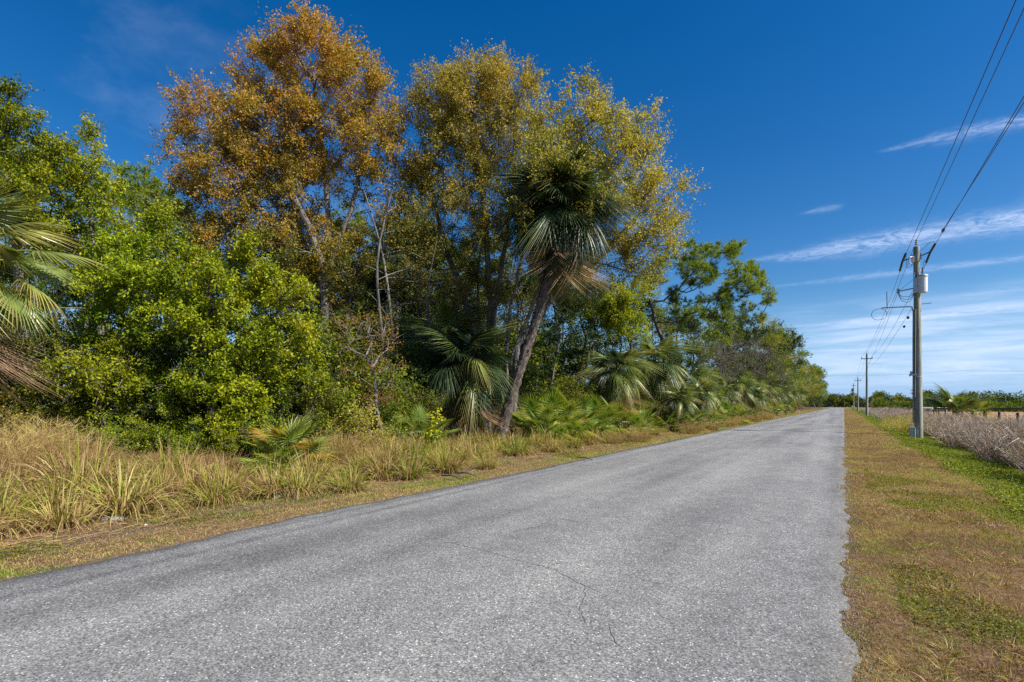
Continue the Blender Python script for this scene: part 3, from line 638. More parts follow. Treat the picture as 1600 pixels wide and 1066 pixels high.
def gpine(seed, h, label, clear=.45, w=2.6, group=None):
    r = np.random.default_rng(seed); lobes = []
    for i in range(11):
        a = i * 2.4; zz = h * r.uniform(clear, .93); q = w * (1.1 - (zz / h - clear) / (1 - clear) * .75) * r.uniform(.5, .95)
        lobes.append(((q * math.cos(a), q * math.sin(a), zz), (w * .38, w * .38, w * .24), .8, .5 + r.uniform(-.15, .2)))
    lobes.append(((0, 0, h * .95), (w * .3, w * .3, h * .06), .9, .6))
    return pine_tree('pine_tree', label, (0, 0, 0), [(0, 0, -.1), (.15, 0, h * .3), (-.1, .1, h * .6), (0, 0, h * .93)], lobes, seed, spacing=.9, tufts=10, per=34, nl=.32, nw=.028, rbase=.19, group=group, tl=.55)
G_PINE = 'pines standing in the wood'
g_p1 = gpine(51, 14, 'tall pine with a ragged crown standing in the wood', group=G_PINE)
g_p2 = gpine(52, 13, 'tall pine with a ragged crown standing in the wood', .35, 3.0, group=G_PINE)
r0 = np.random.default_rng(99)
def put(proto, px, d, top, label=None, group=None, h=11.0, rz=None, first=[set()]):
    """place a copy so that its top reaches picture height `top`"""
    x, y = P(px, d); z = float(ground_z(x, y)); s = (Z(top, d) - z) / h; rz = r0.uniform(0, 6.28) if rz is None else rz
    if proto.name not in first[0]:
        first[0].add(proto.name); proto.location = (x, y, z); proto.rotation_euler = (0, 0, rz); proto.scale = (s, s, s)
        if label: proto['label'] = label
        if group: proto['group'] = group
        return proto
    return dup(proto, (x, y, z), rz, s, label, group)
for px, d, top in [(225, 28, 255), (190, 31, 275), (262, 29, 290), (60, 30, 240)]: put(g_p1, px, d, top, 'pine top showing in the notch between the left green trees and the rust orange tree', 'pines showing left of the rust orange tree', 14)
for px, d, top, g_ in [(330, 27, 360, g_dark), (420, 29, 400, g_green), (480, 30, 370, g_dark), (560, 28, 395, g_dark), (620, 27, 400, g_dark), (560, 36, 350, g_green), (650, 32, 430, g_green), (690, 27, 440, g_dark), (720, 36, 400, g_green),
                   (600, 44, 380, g_dark), (520, 46, 360, g_dark), (860, 27, 400, g_dark), (820, 31, 400, g_green), (900, 30, 420, g_dark), (930, 34, 430, g_green), (780, 40, 410, g_dark), (960, 38, 440, g_dark), (880, 45, 400, g_green),
                   (250, 20, 420, g_dark), (170, 22, 380, g_dark), (80, 22, 350, g_green), (0, 24, 330, g_green), (-60, 20, 380, g_green), (330, 20, 440, g_green), (120, 34, 290, g_green), (400, 38, 380, g_green),
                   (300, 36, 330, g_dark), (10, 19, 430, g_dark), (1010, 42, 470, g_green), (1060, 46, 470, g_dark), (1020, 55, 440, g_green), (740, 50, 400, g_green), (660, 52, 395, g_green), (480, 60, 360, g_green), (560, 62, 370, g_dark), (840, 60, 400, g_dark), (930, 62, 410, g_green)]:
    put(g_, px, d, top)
for px, d, top in [(1085, 50, 485), (1130, 56, 480), (640, 34, 330), (705, 38, 380), (600, 30, 400), (540, 40, 330), (760, 44, 360), (660, 44, 350), (450, 36, 380)]: put(g_p2, px, d, top, h=13)
# row down the road
row = [(1112, 47, 505, g_grey, 0), (1148, 55, 497, g_grey, 0), (1183, 66, 497, g_grey, 0), (1200, 78, 500, g_green, 0), (1215, 96, 500, g_green, 0), (1130, 60, 490, g_green, 0), (1168, 66, 492, g_dark, 0), (1090, 48, 520, g_green, 0), (1125, 52, 500, g_grey, 0), (1165, 58, 495, g_grey, 0), (1140, 64, 480, g_dark, 0), (1180, 70, 500, g_green, 0), (1100, 42, 560, g_green, 0), (1195, 80, 508, g_grey, 0), (1150, 74, 490, g_oliv, 0),
       (1205, 84, 500, g_oliv, 0), (1212, 95, 505, g_dark, 0), (1222, 104, 508, g_green, 0), (1200, 100, 500, g_oliv, 0)]
for px, d, top, g_, _ in row: put(g_, px, d, top)
def put_xy(proto, x, y, h, H, label=None, group=None):
    s = h / H; return dup(proto, (x, y, float(ground_z(x, y))), r0.uniform(0, 6.28), s, label, group)
y = 92
while y < 345:
    pr, H = [(g_p2, 13), (g_green, 11), (g_oliv, 12), (g_p1, 14), (g_green, 11)][int(r0.integers(5))]
    hh = 14.5 + min(5.5, (y - 90) * .035) + r0.uniform(-2, 1.5)
    put_xy(pr, -10.6 + r0.uniform(-1.2, .6), y, hh * (.85 if pr in (g_oliv, g_green) else 1), H)
    put_xy([g_dark, g_green][int(r0.integers(2))], -10.2 + r0.uniform(-.8, .8), y + 3, 5.5 + r0.uniform(-1, 1.5), 11)
    y += 8.5 + y * .012

# the wide pine by the road
b = B(1042, 34)
pine_tree('pine_tree', 'wide spreading pine with dark crooked limbs leaning over the roadside', b, T3(b, 34, [(1040, 600, 0), (1038, 560, 0), (1034, 528, 0), (1020, 490, 0), (1014, 455, 0)]),
    L3(b, 34, [(1120, 398, 45, 14, 0, .9, .55), (1152, 418, 30, 14, 0, .9, .6), (1095, 425, 42, 16, -.6, .8, .5), (1150, 452, 42, 12, 0, .8, .6), (1182, 465, 26, 12, 0, .9, .6), (1188, 488, 22, 12, 0, .9, .55), (1120, 470, 35, 12, .5, .6, .5),
               (1060, 400, 30, 18, .6, .7, .5), (1040, 425, 28, 18, 0, .6, .5), (1075, 450, 30, 14, 0, .6, .5), (1140, 492, 42, 9, 0, .6, .5), (1025, 448, 18, 12, 0, .5, .5), (1090, 490, 28, 8, 0, .4, .5), (1072, 475, 25, 10, 1, .7, .5), (1165, 435, 30, 14, 0, .9, .6), (1055, 500, 30, 10, 0, .6, .45)]),
    61, spacing=.80, tufts=18, per=44, nl=.26, nw=.015, rbase=.24, tl=.44, bark=BK['pine'])

# ------------------------------------------------------------------ palms
def frond_mesh(name, seed, mat, pet, blade, droop, tint, tip, n=40, lift=0.0, fold=.3, span=115, broken=0.0):
    """fan frond along +X from its origin: stalk, rib and leaflets in one mesh"""
    r = np.random.default_rng(seed); g = Geo()
    t = np.linspace(0, 1, 7); st = np.stack([pet * t, 0 * t, -pet * .18 * t ** 2 * (1 + droop)], 1); tube(g, st, np.linspace(.022, .011, 7), 4, cap=False, tint=min(1, tint + .15))
    end = st[-1]; slope = -.36 * (1 + droop); fwd = unit(np.array([1, 0, slope]))
    # rib continues and arches down
    rt = np.linspace(0, 1, n // 2 + 1); a = np.radians(np.linspace(0, span, n // 2 + 1))
    for sgn in (-1, 1):
        for i, an in enumerate(a):
            if sgn < 0 and i == 0: continue
            if r.random() < broken: continue
            c = (1 - an / a[-1]) ** 1.2 * blade * .42       # costa position: middle leaflets start further out
            p = end + fwd * c + np.array([0, 0, -.35 * droop * c])
            d = np.array([math.cos(an), sgn * math.sin(an), slope * math.cos(an) - fold * .6 + lift]); d /= np.linalg.norm(d)
            L = blade * (.62 + .38 * math.cos(an * .8)) * r.uniform(.88, 1.05) * (1 - .25 * c / blade)
            sd = np.cross(d, [0, 0, 1.]); sd /= np.linalg.norm(sd); sd = sd + np.array([0, 0, .55 if i % 2 else -.55]); sd = sd[None] / np.linalg.norm(sd)
            strips(g, p[None], d[None], L, (.060 if n > 32 else .072) * blade, droop * r.uniform(.55, 1.5) + .08, 5, np.clip(tint + r.normal() * .06, 0, 1), r, side=sd, prof=[.45, 1, .8, .5, .28, .03], dexp=2.6, tint_tip=min(1, tip + abs(r.normal()) * .08))
    o = g.build(name, mat); C.objects.unlink(o); return o.data
FR = dict(
    up=[frond_mesh('frond', 1, LF['palm'], 1.0, 1.05, .15, .35, .45, fold=.1), frond_mesh('frond', 2, LF['palm'], .95, 1.0, .3, .3, .45, fold=.2)],
    arch=[frond_mesh('frond', 3, LF['palm'], 1.1, 1.1, .75, .3, .6), frond_mesh('frond', 4, LF['palm'], 1.15, 1.05, 1.0, .35, .7), frond_mesh('frond', 5, LF['palm'], 1.1, 1.0, .8, .45, .75)],
    low=[frond_mesh('frond', 6, LF['palm'], 1.1, 1.05, 1.3, .45, .8), frond_mesh('frond', 7, LF['palm'], 1.0, 1.0, 1.5, .6, .86)],
    dead=[frond_mesh('frond', 8, LF['dry'], .9, .8, 1.5, .5, .8, fold=.9, broken=.25), frond_mesh('frond', 9, LF['dry'], .95, .75, 1.7, .35, .7, fold=1.1, broken=.35)],
    shade=[frond_mesh('frond', 21, LF['shade'], 1.1, 1.0, .9, .3, .45), frond_mesh('frond', 22, LF['shade'], 1.0, 1.05, 1.3, .25, .5), frond_mesh('frond', 23, LF['shade'], 1.15, .95, .5, .35, .5, fold=.15), frond_mesh('frond', 24, LF['shade'], 1.1, 1.0, 1.6, .45, .75, fold=.5)],
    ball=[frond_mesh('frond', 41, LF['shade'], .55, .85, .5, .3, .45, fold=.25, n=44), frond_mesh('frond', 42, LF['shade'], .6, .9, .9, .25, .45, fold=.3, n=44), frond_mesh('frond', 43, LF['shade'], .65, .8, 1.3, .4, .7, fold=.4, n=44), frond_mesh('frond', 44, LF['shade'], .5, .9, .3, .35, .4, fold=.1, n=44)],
    row=[frond_mesh('frond', 45, LF['palm'], .6, .85, .5, .3, .5, fold=.25, n=40), frond_mesh('frond', 46, LF['palm'], .65, .9, 1.0, .35, .6, fold=.3, n=40), frond_mesh('frond', 47, LF['palm'], .6, .8, 1.3, .5, .8, fold=.4, n=40), frond_mesh('frond', 48, LF['shade'], .6, .85, .8, .35, .5, fold=.3, n=40)],
    left=[frond_mesh('frond', 31, LF['palm'], 1.0, 1.0, .2, .5, .6, fold=.15, n=44), frond_mesh('frond', 32, LF['palm'], 1.1, 1.0, .35, .55, .7, fold=.2, n=44), frond_mesh('frond', 33, LF['palm'], 1.05, .95, .6, .62, .85, n=44)],
    saw=[frond_mesh('frond', 10, LF['saw'], .8, .62, .06, .35, .5, n=30, fold=-.05), frond_mesh('frond', 11, LF['saw'], .75, .6, .12, .45, .6, n=30, fold=0), frond_mesh('frond', 12, LF['saw'], .7, .6, .35, .6, .75, n=30)],
    sawy=[frond_mesh('frond', 13, LF['saw'], .7, .6, .15, .62, .85, n=28, fold=0), frond_mesh('frond', 14, LF['saw'], .7, .6, .4, .8, .9, n=28), frond_mesh('frond', 15, LF['saw'], .65, .6, .1, .45, .6, n=28, fold=-.1)],
)
def fronds(root, top, n, seed, scale=1.0, emax=78, emin=-35, kinds=None, dead=0, az=(0, 6.2832), deadlab='dead brown frond hanging under the crown', crownr=.12):
    r = np.random.default_rng(seed); top = np.array(top)
    for i in range(n + dead):
        if i < n:
            f = (i + .5) / n; el = math.radians(emax + (emin - emax) * f ** .9) + r.normal() * .1
            if kinds: ms = kinds
            else: ms = FR['up'] if f < .3 else FR['arch'] if f < .75 else FR['low']
        else: el = math.radians(r.uniform(-80, -45)); ms = FR['dead']
        a = az[0] + ((i * 2.39996) % 6.2832) / 6.2832 * (az[1] - az[0]) + r.normal() * .12
        o = bpy.data.objects.new('frond', ms[int(r.integers(len(ms)))]); C.objects.link(o); o.parent = root
        d = Vector((math.cos(a) * math.cos(el), math.sin(a) * math.cos(el), math.sin(el)))
        m = Matrix.Rotation(a, 4, 'Z') @ Matrix.Rotation(-el, 4, 'Y') @ Matrix.Rotation(r.normal() * .35, 4, 'X')
        s = scale * r.uniform(.82, 1.12); o.matrix_local = Matrix.Translation(Vector(top) + d * crownr + Vector((0, 0, -.25 * max(0, i / (n + dead) - .3)))) @ m @ Matrix.Scale(s, 4)
        if i >= n: o['label'] = deadlab
def palm_trunk(root, pts, rad, seed, boots=(0, 1), nb=60, rough=.06, bl=.28, mat=None):
    r = np.random.default_rng(seed); g = Geo(); pts = np.array(pts, float)
    tube(g, pts, rad, 14, rough, r, vs=12)
    seg = np.linspace(0, len(pts) - 1, 200); P_ = np.stack([np.interp(seg, range(len(pts)), pts[:, k]) for k in range(3)], 1); Rr = np.interp(seg, range(len(pts)), rad)
    q = r.uniform(boots[0], boots[1], nb); i = (q * 199).astype(int); th = r.uniform(0, 6.28, nb); od = np.stack([np.cos(th), np.sin(th), 0 * th], 1)
    p = P_[i] + od * (Rr[i] * .8)[:, None]; d = unit(od * .45 + np.array([0, 0, 1.]) + r.normal(size=(nb, 3)) * .12)
    sd = unit(np.cross(od, [0, 0, 1.])); 
    strips(g, p, d, bl * r.uniform(.6, 1.3, nb), .11, -.15, 3, 0, r, side=sd, prof=[1, .9, .6, .35])
    strips(g, p + od * .015, d, bl * r.uniform(.5, 1.1, nb), .09, -.25, 3, 0, r, side=sd, prof=[1, .8, .5, .2])
    g.build('trunk', mat or BK['palm'], root, smooth=False)

# the leaning cabbage palm
b = B(775, 19); root = thing('palm_tree', 'tall cabbage palm leaning right, its shaggy crown held against the yellow olive tree', 'palm tree', b)
tp = T3(b, 19, [(790, 650, 0), (815, 570, 0), (838, 500, 0), (858, 430, 0), (872, 370, 0), (874, 325, 0)]); tp[0] = (0, 0, -.15)
palm_trunk(root, tp, [.29, .21, .175, .16, .175, .25, .24], 71, (0.02, 1), 260, .09, .2, BK['lean'])
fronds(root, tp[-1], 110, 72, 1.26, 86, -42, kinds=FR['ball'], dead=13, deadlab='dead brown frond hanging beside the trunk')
# its small low neighbour with long hanging fronds
b = B(728, 19.8); root = thing('palm_tree', 'low palm with yellow tipped drooping fronds at the foot of the leaning palm', 'palm tree', b)
palm_trunk(root, [(0, 0, -.1), (.02, 0, .8), (0, 0, 3.0)], [.28, .25, .2], 73, (0, 1), 70)
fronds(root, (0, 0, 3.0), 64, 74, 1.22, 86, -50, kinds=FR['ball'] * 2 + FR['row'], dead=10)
# palm at the left edge, crown mostly outside the picture
b = B(-62, 9.8); root = thing('palm_tree', 'fan palm reaching in from the left edge with a fringe of dead fronds', 'palm tree', b)
palm_trunk(root, [(0, 0, -.1), (.05, 0, 1.5), (0, 0, Z(470, 9.6))], [.26, .22, .24], 75, (.2, 1), 90)
fronds(root, (0, 0, Z(415, 9.6)), 34, 76, .88, 80, -30, kinds=FR['left'], dead=24)
# palm with a skirt of dead fronds
b = B(962, 27); root = thing('palm_tree', 'palm with a thick skirt of tan dead fronds, right of the leaning palm', 'palm tree', b)
palm_trunk(root, [(0, 0, -.1), (.1, 0, 1.2), (0, .1, 2.9)], [.3, .26, .26], 77, (0, 1), 90)
fronds(root, (0, .1, 3.3), 44, 78, 1.0, 84, -25, kinds=FR['row'], dead=30)
# more palms along the wood edge: one prototype, then copies
G_P = 'cabbage palms along the wood edge beside the road'
proto = thing('palm_tree', 'short cabbage palm in the wood edge down the road', 'palm tree', group=G_P)
palm_trunk(proto, [(0, 0, -.1), (.06, 0, 1), (0, 0, 2.2)], [.27, .23, .22], 79, (0, 1), 60); fronds(proto, (0, 0, 2.7), 46, 80, .92, 86, -50, kinds=FR['row'], dead=9)
KIDS.clear(); KIDS[proto.name] = [k for k in bpy.data.objects if k.parent == proto]
for k in KIDS[proto.name]: KIDS[k.name] = []
palms = [(1018, 33, 520), (1078, 36, 560), (1090, 33, 590), (1128, 46, 590), (1150, 52, 578), (1172, 60, 584), (1190, 68, 590), (1108, 41, 605), (1205, 80, 592), (1218, 92, 596), (1180, 56, 600), (1062, 31, 600), (700, 23, 470), (640, 21, 560), (1232, 110, 598), (1242, 128, 602)]
plab = ['palm between the skirted palm and the wide pine', 'palm hiding the lower trunk of the wide pine', 'low palm in front of the wide pine, just right of its trunk', 'palm with bushy crown under the far limbs of the wide pine', 'palm in the middle of the roadside palm row', 'palm right of the middle of the roadside palm row', 'palm under the last tall crowns near the road bend of view', 'low palm directly right of the split wooden post', 'far palm close to the road edge', 'farther palm close to the road edge, nearly at the far pines', 'low palm standing in front of the roadside palm row', 'low palm just left of the split wooden post', 'dark palm deep in the wood left of the leaning palm', 'small dark palm in the black gap left of the drooping palm', 'tiny palm at the foot of the far pines', 'farthest palm visible at the foot of the far pines']
for i, (px, d, top) in enumerate(palms):
    PL = plab[i]
    x, y = P(px, d); z = float(ground_z(x, y)); s = (Z(top, d) - z) / 4.1; s = max(.5, s)
    if i == 0: proto.location = (x, y, z); proto.scale = (s, s, s); proto['label'] = PL
    else: dup(proto, (x, y, z), r0.uniform(0, 6.28), s, PL)
# saw palmettos
G_S = 'green palmettos between the leaning palm and the pine'
sp_ = thing('palmetto', 'green saw palmetto in the thicket right of the leaning palm', 'palmetto', group=G_S)
st = Geo(); tube(st, [(-.3, 0, .05), (0, 0, .12), (.1, .05, .3)], [.08, .08, .06], 7, .08, np.random.default_rng(3)); st.build('trunk', BK['palm'], sp_)
fronds(sp_, (0, 0, .25), 22, 81, 1.0, 82, 12, kinds=FR['saw'], crownr=.05)
KIDS[sp_.name] = [k for k in bpy.data.objects if k.parent == sp_]
for k in KIDS[sp_.name]: KIDS[k.name] = []
for i, (px, d, s) in enumerate([(838, 20.5, 1.15), (870, 21.5, 1.25), (905, 23, 1.35), (940, 24.5, 1.2), (972, 25, 1.15), (1000, 27, .9), (855, 19.8, .8), (925, 22.3, .9), (890, 20.8, .85), (1075, 31, 1.05), (1110, 36, 1.1), (1140, 42, 1.2), (1165, 50, 1.2), (1192, 62, 1.3), (1040, 30.5, .8), (1213, 76, 1.4), (1228, 90, 1.5), (655, 16.5, .9)]):
    x, y = P(px, d); z = float(ground_z(x, y))
    where = 'just right of the leaning palm' if px < 880 else 'below the palm with the tan skirt' if px < 985 else 'left of the split wooden post' if px < 1045 else 'under the wide pine' if px < 1120 else 'along the roadside palm row'
    PL = ('dark green saw palmetto in the shaded gap left of the drooping palm' if px < 700 else 'green saw palmetto ' + where)
    GL = 'palmettos ' + ('in the shaded gap' if px < 700 else where)
    if i == 0: sp_.location = (x, y, z); sp_.scale = (s, s, s); sp_['label'] = PL; sp_['group'] = GL
    else: dup(sp_, (x, y, z), r0.uniform(0, 6.28), s, PL, GL)
b = B(450, 11.3); yp = thing('palmetto', 'yellowing saw palmetto with orange tipped fans among the grass, left of the centre', 'palmetto', b)
st = Geo(); tube(st, [(-.4, 0, .05), (0, 0, .12), (.1, .05, .25)], [.08, .08, .06], 7, .08, np.random.default_rng(3)); st.build('trunk', BK['palm'], yp)
fronds(yp, (0, 0, .3), 34, 83, .78, 88, 18, kinds=FR['sawy'][::2] + FR['sawy'][2:] * 2 + FR['sawy'][1:2], dead=0, crownr=.05); fronds(yp, (0, 0, .4), 0, 84, .8, dead=8, crownr=.05)

# ------------------------------------------------------------------ grass clumps
def clump(seed, n=240, h=.75, tint=.35, w=.010, out=.8):
    r = np.random.default_rng(seed); g = Geo(); a = r.uniform(0, 6.28, n); q = r.random(n) ** .6 * .16
    root = np.stack([np.cos(a) * q, np.sin(a) * q, 0 * q - .02], 1); a2 = a + r.normal(size=n) * .5; lean = r.uniform(.1, out, n)
    d = unit(np.stack([np.cos(a2) * lean, np.sin(a2) * lean, np.ones(n)], 1)); L = h * r.uniform(.55, 1.25, n); kind = r.random(n)
    t0 = np.clip(np.where(kind < .5, tint + r.normal(size=n) * .12, .78 + r.normal(size=n) * .16), 0, 1)
    t1 = np.clip(t0 + np.where(kind < .55, .22, .05), 0, 1); dr = np.where(kind < .55, .25 + lean * .7, .5 + lean * .9)
    strips(g, root, d, L, w, dr, 5, t0, r, tint_tip=t1, prof=[.8, 1, .9, .7, .4, .03]); return g
G_C = 'grass tussocks along the foot of the wood'
protos = []
for i in range(6):
    o = clump(100 + i, 380, [.8, .7, .85, .65, .75, .9][i], [.22, .34, .42, .55, .3, .45][i]).build('grass_tussock', LF['grass']); protos.append(o)
    tag(o, ['arching yellow green grass tussock at the foot of the wood', 'yellow green grass tussock with tan dead blades at the foot of the wood'][i % 2], 'tussock', [G_C, G_C + ' with dead blades'][i % 2])
rc = np.random.default_rng(7); used = [False] * 6
spots = []
for _ in range(5000):
    x = -rc.uniform(8.45, 11.2); y = rc.uniform(.5, 30) if rc.random() < .8 else rc.uniform(30, 70)
    d = -SY * x + CY * y
    if d < 4: continue
    if all((x - a) ** 2 + (y - b_) ** 2 > (.46 + .004 * y) ** 2 for a, b_ in spots): spots.append((x, y))
    if len(spots) >= 235: break
spots = [tuple(P(px, d)) for px, d in [(545, 9.6), (465, 9.2), (430, 9.0), (640, 11.2), (130, 8.3), (760, 13.0), (700, 12.2), (250, 8.4), (350, 8.8)]] + spots
for k, (x, y) in enumerate(spots):
    i = int(rc.integers(6)); s = rc.uniform(.8, 1.6) * (1.2 if k < 9 else 1); o = protos[i]
    if used[i]: o = o.copy(); C.objects.link(o)
    used[i] = True; o.location = (x, y, float(ground_z(x, y))); o.rotation_euler = (0, 0, rc.uniform(0, 6.28)); o.scale = (s, s, s * rc.uniform(.8, 1.1))

# ------------------------------------------------------------------ grass fields (uncountable)
def field(g, r, n, xr, yr, keep, hl, w, tint, lean=.9, segs=2, droop=.35, sig=.2):
    x = r.uniform(*xr, n); y = r.uniform(*yr, n); d = -SY * x + CY * y; u = (CY * x + SY * y) / np.maximum(d, .1)
    k = (d > 1.6) & (np.abs(u) < 1.35) & keep(x, y, r.random(n)); x, y = x[k], y[k]; m = len(x)
    root = np.stack([x, y, ground_z(x, y) - .01], 1); a = r.uniform(0, 6.28, m); le = r.uniform(0, lean, m)
    dd = unit(np.stack([np.cos(a) * le, np.sin(a) * le, np.ones(m)], 1)); L = hl(x, y) * r.uniform(.4, 1.3, m)
    strips(g, root, dd, L, w, droop, segs, np.clip(tint(x, y) + r.normal(size=m) * sig, 0, 1), r)
def vt(x, y):   # verge tint: mostly straw with greener drifts, green toward the ditch
    n = snoise(x, y, 1.1, 41); n2 = snoise(x, y, .45, 42); n3 = snoise(x, y * .8, 3.5, 47); v = .91 - .14 * np.clip((n - .5) * 3, 0, 1) - .08 * np.clip((n2 - .5) * 3, 0, 1) - .22 * np.clip((n3 - .55) * 4, 0, 1)
    return np.clip(v - .5 * np.clip((x - 1.7 + (n - .5) * 2) / 1.6, 0, 1) * (x > 0), .08, 1)
r = np.random.default_rng(3); g = Geo(); right = lambda x, y, q: x > -.09 + .16 * q ** 2 + .22 * (snoise(x * 0, y, 6, 9) - .4)
field(g, r, 260000, (-.2, 4.4), (2.4, 9), right, lambda x, y: .05 + .03 * snoise(x, y, 2, 4), .0035, vt, 1.6)
field(g, r, 260000, (-.2, 5.2), (9, 24), right, lambda x, y: .06 + .04 * snoise(x, y, 2, 4), .006, vt, 1.5)
field(g, r, 160000, (0, 5.4), (24, 70), right, lambda x, y: .08 + .04 * snoise(x, y, 2, 4), .014, vt, 1.3, 1)
field(g, r, 80000, (0, 5.0), (70, 260), right, lambda x, y: .10 + 0 * x, .04, vt, 1.2, 1)
tag(g.build('verge_grass', LF['grass']), 'short straw and green verge grass right of the road', 'grass', kind='stuff')
r = np.random.default_rng(31); g = Geo(); nt_ = 900; tx = r.uniform(.15, 4, nt_); ty = 2.5 + 30 * r.random(nt_) ** 1.6
for q in range(34):
    rr = np.abs(r.normal(size=nt_)) * .05; aa = r.uniform(0, 6.28, nt_); x_ = tx + rr * np.cos(aa); y_ = ty + rr * np.sin(aa)
    dd = unit(np.stack([np.cos(aa) * .8, np.sin(aa) * .8, np.ones(nt_)], 1)); tn = snoise(tx * 31, ty * 17, 1, 5)
    strips(g, np.stack([x_, y_, ground_z(x_, y_) - .01], 1), dd, r.uniform(.06, .17, nt_) * (.6 + tn), .0045, .5, 3, np.clip(.1 + .75 * tn + r.normal(size=nt_) * .1, 0, 1), r)
tag(g.build('grass_tufts', LF['grass']), 'small uneven tufts standing out of the right verge', 'grass', kind='stuff')
r = np.random.default_rng(32); n = 16000; y_ = 2 + 40 * r.random(n) ** 1.5; x_ = .02 + np.abs(r.normal(size=n)) * .11 - .05; lf = r.random(n) < .4; x_ = np.where(lf, -6.5 - np.abs(r.normal(size=n)) * .12 + .05, x_); y_ = np.where(lf, r.uniform(0, 45, n), y_)
p = np.stack([x_, y_, ground_z(x_, y_) + .006], 1); sz = r.uniform(.002, .007, n)[:, None] * (1 + y_[:, None] * .02)
off = np.array([(1, 0, 0), (0, 1, 0), (-1, 0, 0), (0, -1, 0), (0, 0, .8), (0, 0, -.5)], float)[None] * (1 + .35 * r.normal(size=(n, 6, 1)))
th = r.uniform(0, 6.28, n)[:, None]; ox = off[..., 0] * np.cos(th) - off[..., 1] * np.sin(th); oy = off[..., 0] * np.sin(th) + off[..., 1] * np.cos(th)
V = p[:, None] + np.stack([ox, oy, off[..., 2]], -1) * sz[:, None]; b0 = np.arange(n)[:, None, None] * 6
F = (b0 + np.array([(0, 1, 4), (1, 2, 4), (2, 3, 4), (3, 0, 4), (1, 0, 5), (2, 1, 5), (3, 2, 5), (0, 3, 5)])[None]).reshape(-1, 3)
g = Geo(); g.add(V, F, 0); tag(g.build('gravel_crumbs', plain('asphalt crumbs', (.20, .19, .18), .9, 0, .6, 90)), 'loose asphalt crumbs and grit along the road edges', 'gravel', kind='stuff')
# broadleaf weeds in drifts
def weeds(name, label, seed, n, xr, yr, thr, size, leaf, zmax=.06, sc=1.6):
    r = np.random.default_rng(seed); x = r.uniform(*xr, n); y = r.uniform(*yr, n); d = -SY * x + CY * y; u = (CY * x + SY * y) / np.maximum(d, .1)
    k = (snoise(x, y, sc, seed) > thr) & (d > 1.6) & (np.abs(u) < 1.3); x, y = x[k], y[k]; p = np.stack([x, y, ground_z(x, y) + r.uniform(0, zmax, len(x))], 1)
    g = Geo(); leaves(g, p, size * r.uniform(.5, 1.2, len(p)), np.clip(r.normal(.5, .22, len(p)), 0, 1), r, 1.6, .6); tag(g.build(name, leaf), label, 'weeds', kind='stuff')
weeds('clover', 'low green clover patches in the verge right of the road', 61, 130000, (.4, 4.2), (2.5, 16), .66, .024, LF['green'], .05)
weeds('ditch_weeds', 'lush green weeds filling the shallow ditch', 62, 210000, (2.2, 5.4), (6, 75), .42, .05, LF['green'], .14, 2.6)
r = np.random.default_rng(4); g = Geo()
dt = lambda x, y: .12 + .25 * snoise(x, y, 1.5, 44)
field(g, r, 150000, (2.2, 5.6), (6, 60), lambda x, y, q: (x > 2.3 + q * .9 + (snoise(x, y, .9, 45) - .3) * .8), lambda x, y: .12 + .12 * snoise(x, y, 1.2, 46), .009, dt, 1.0)
field(g, r, 60000, (2.2, 5.0), (60, 300), lambda x, y, q: q < .9, lambda x, y: .18 + 0 * x, .04, dt, 1.0, 1)
tag(g.build('ditch_grass', LF['grass']), 'green grass growing in the ditch beside the utility poles', 'grass', kind='stuff')
# left verge
r = np.random.default_rng(5); g = Geo(); left = lambda x, y, q: (x < -6.52 - .15 * q ** 2) & ((x > -7.4) | (q > .35 + .5 * (snoise(x, y, .8, 51) > .5)))
lt = lambda x, y: np.clip(.86 - .42 * np.clip((snoise(x, y, 1.3, 52) - .5) * 4, 0, 1) - .12 * (x > -7.4), .1, 1)
field(g, r, 150000, (-9.6, -6.4), (-.5, 18), left, lambda x, y: .055 + .03 * snoise(x, y, 2, 4), .007, lt, 1.6)
field(g, r, 120000, (-9.6, -6.4), (18, 70), left, lambda x, y: .08 + .04 * snoise(x, y, 2, 4), .014, lt, 1.3, 1)
field(g, r, 60000, (-9.6, -6.4), (70, 300), left, lambda x, y: .12 + 0 * x, .04, lt, 1.2, 1)
tag(g.build('verge_grass', LF['grass']), 'thin mown grass between the road and the tussocks on the left', 'grass', kind='stuff')
weeds('green_weeds', 'small leafy weeds scattered through the tall grass on the left', 63, 90000, (-12.5, -8.9), (-1, 30), .56, .055, LF['green'], .42, 1.9)
# taller tangled grass at the wood edge
r = np.random.default_rng(6); g = Geo()
tt_ = lambda x, y: .22 + .95 * snoise(x, y, 1.7, 55)
kp = lambda x, y, q: (-x > 8.55 + .5 * (snoise(y, y * 0, 1.4, 56) - .3)) & (q < np.clip((-x - 8.3) * .9, .15, 1))
field(g, r, 230000, (-13.5, -8.3), (-1, 26), kp, lambda x, y: .18 + .62 * snoise(x, y, 1.6, 57), .008, tt_, 1.3, 4, .6)
field(g, r, 60000, (-12, -8.7), (26, 80), kp, lambda x, y: .4 + .3 * snoise(x, y, .9, 57), .018, lambda x, y: tt_(x, y) + .12, 1.1, 3, .6)
field(g, r, 30000, (-12, -9), (80, 300), kp, lambda x, y: .6 + 0 * x, .05, lambda x, y: tt_(x, y) + .1, 1.1, 2, .6)
tag(g.build('tall_grass', LF['grass']), 'tangled knee high grass between the tussocks and the wood', 'grass', kind='stuff')
weeds('verge_weeds', 'small green weeds dotted along the mown strip on the left', 64, 60000, (-9.2, -6.7), (0, 30), .60, .035, LF['green'], .05, 1.2)
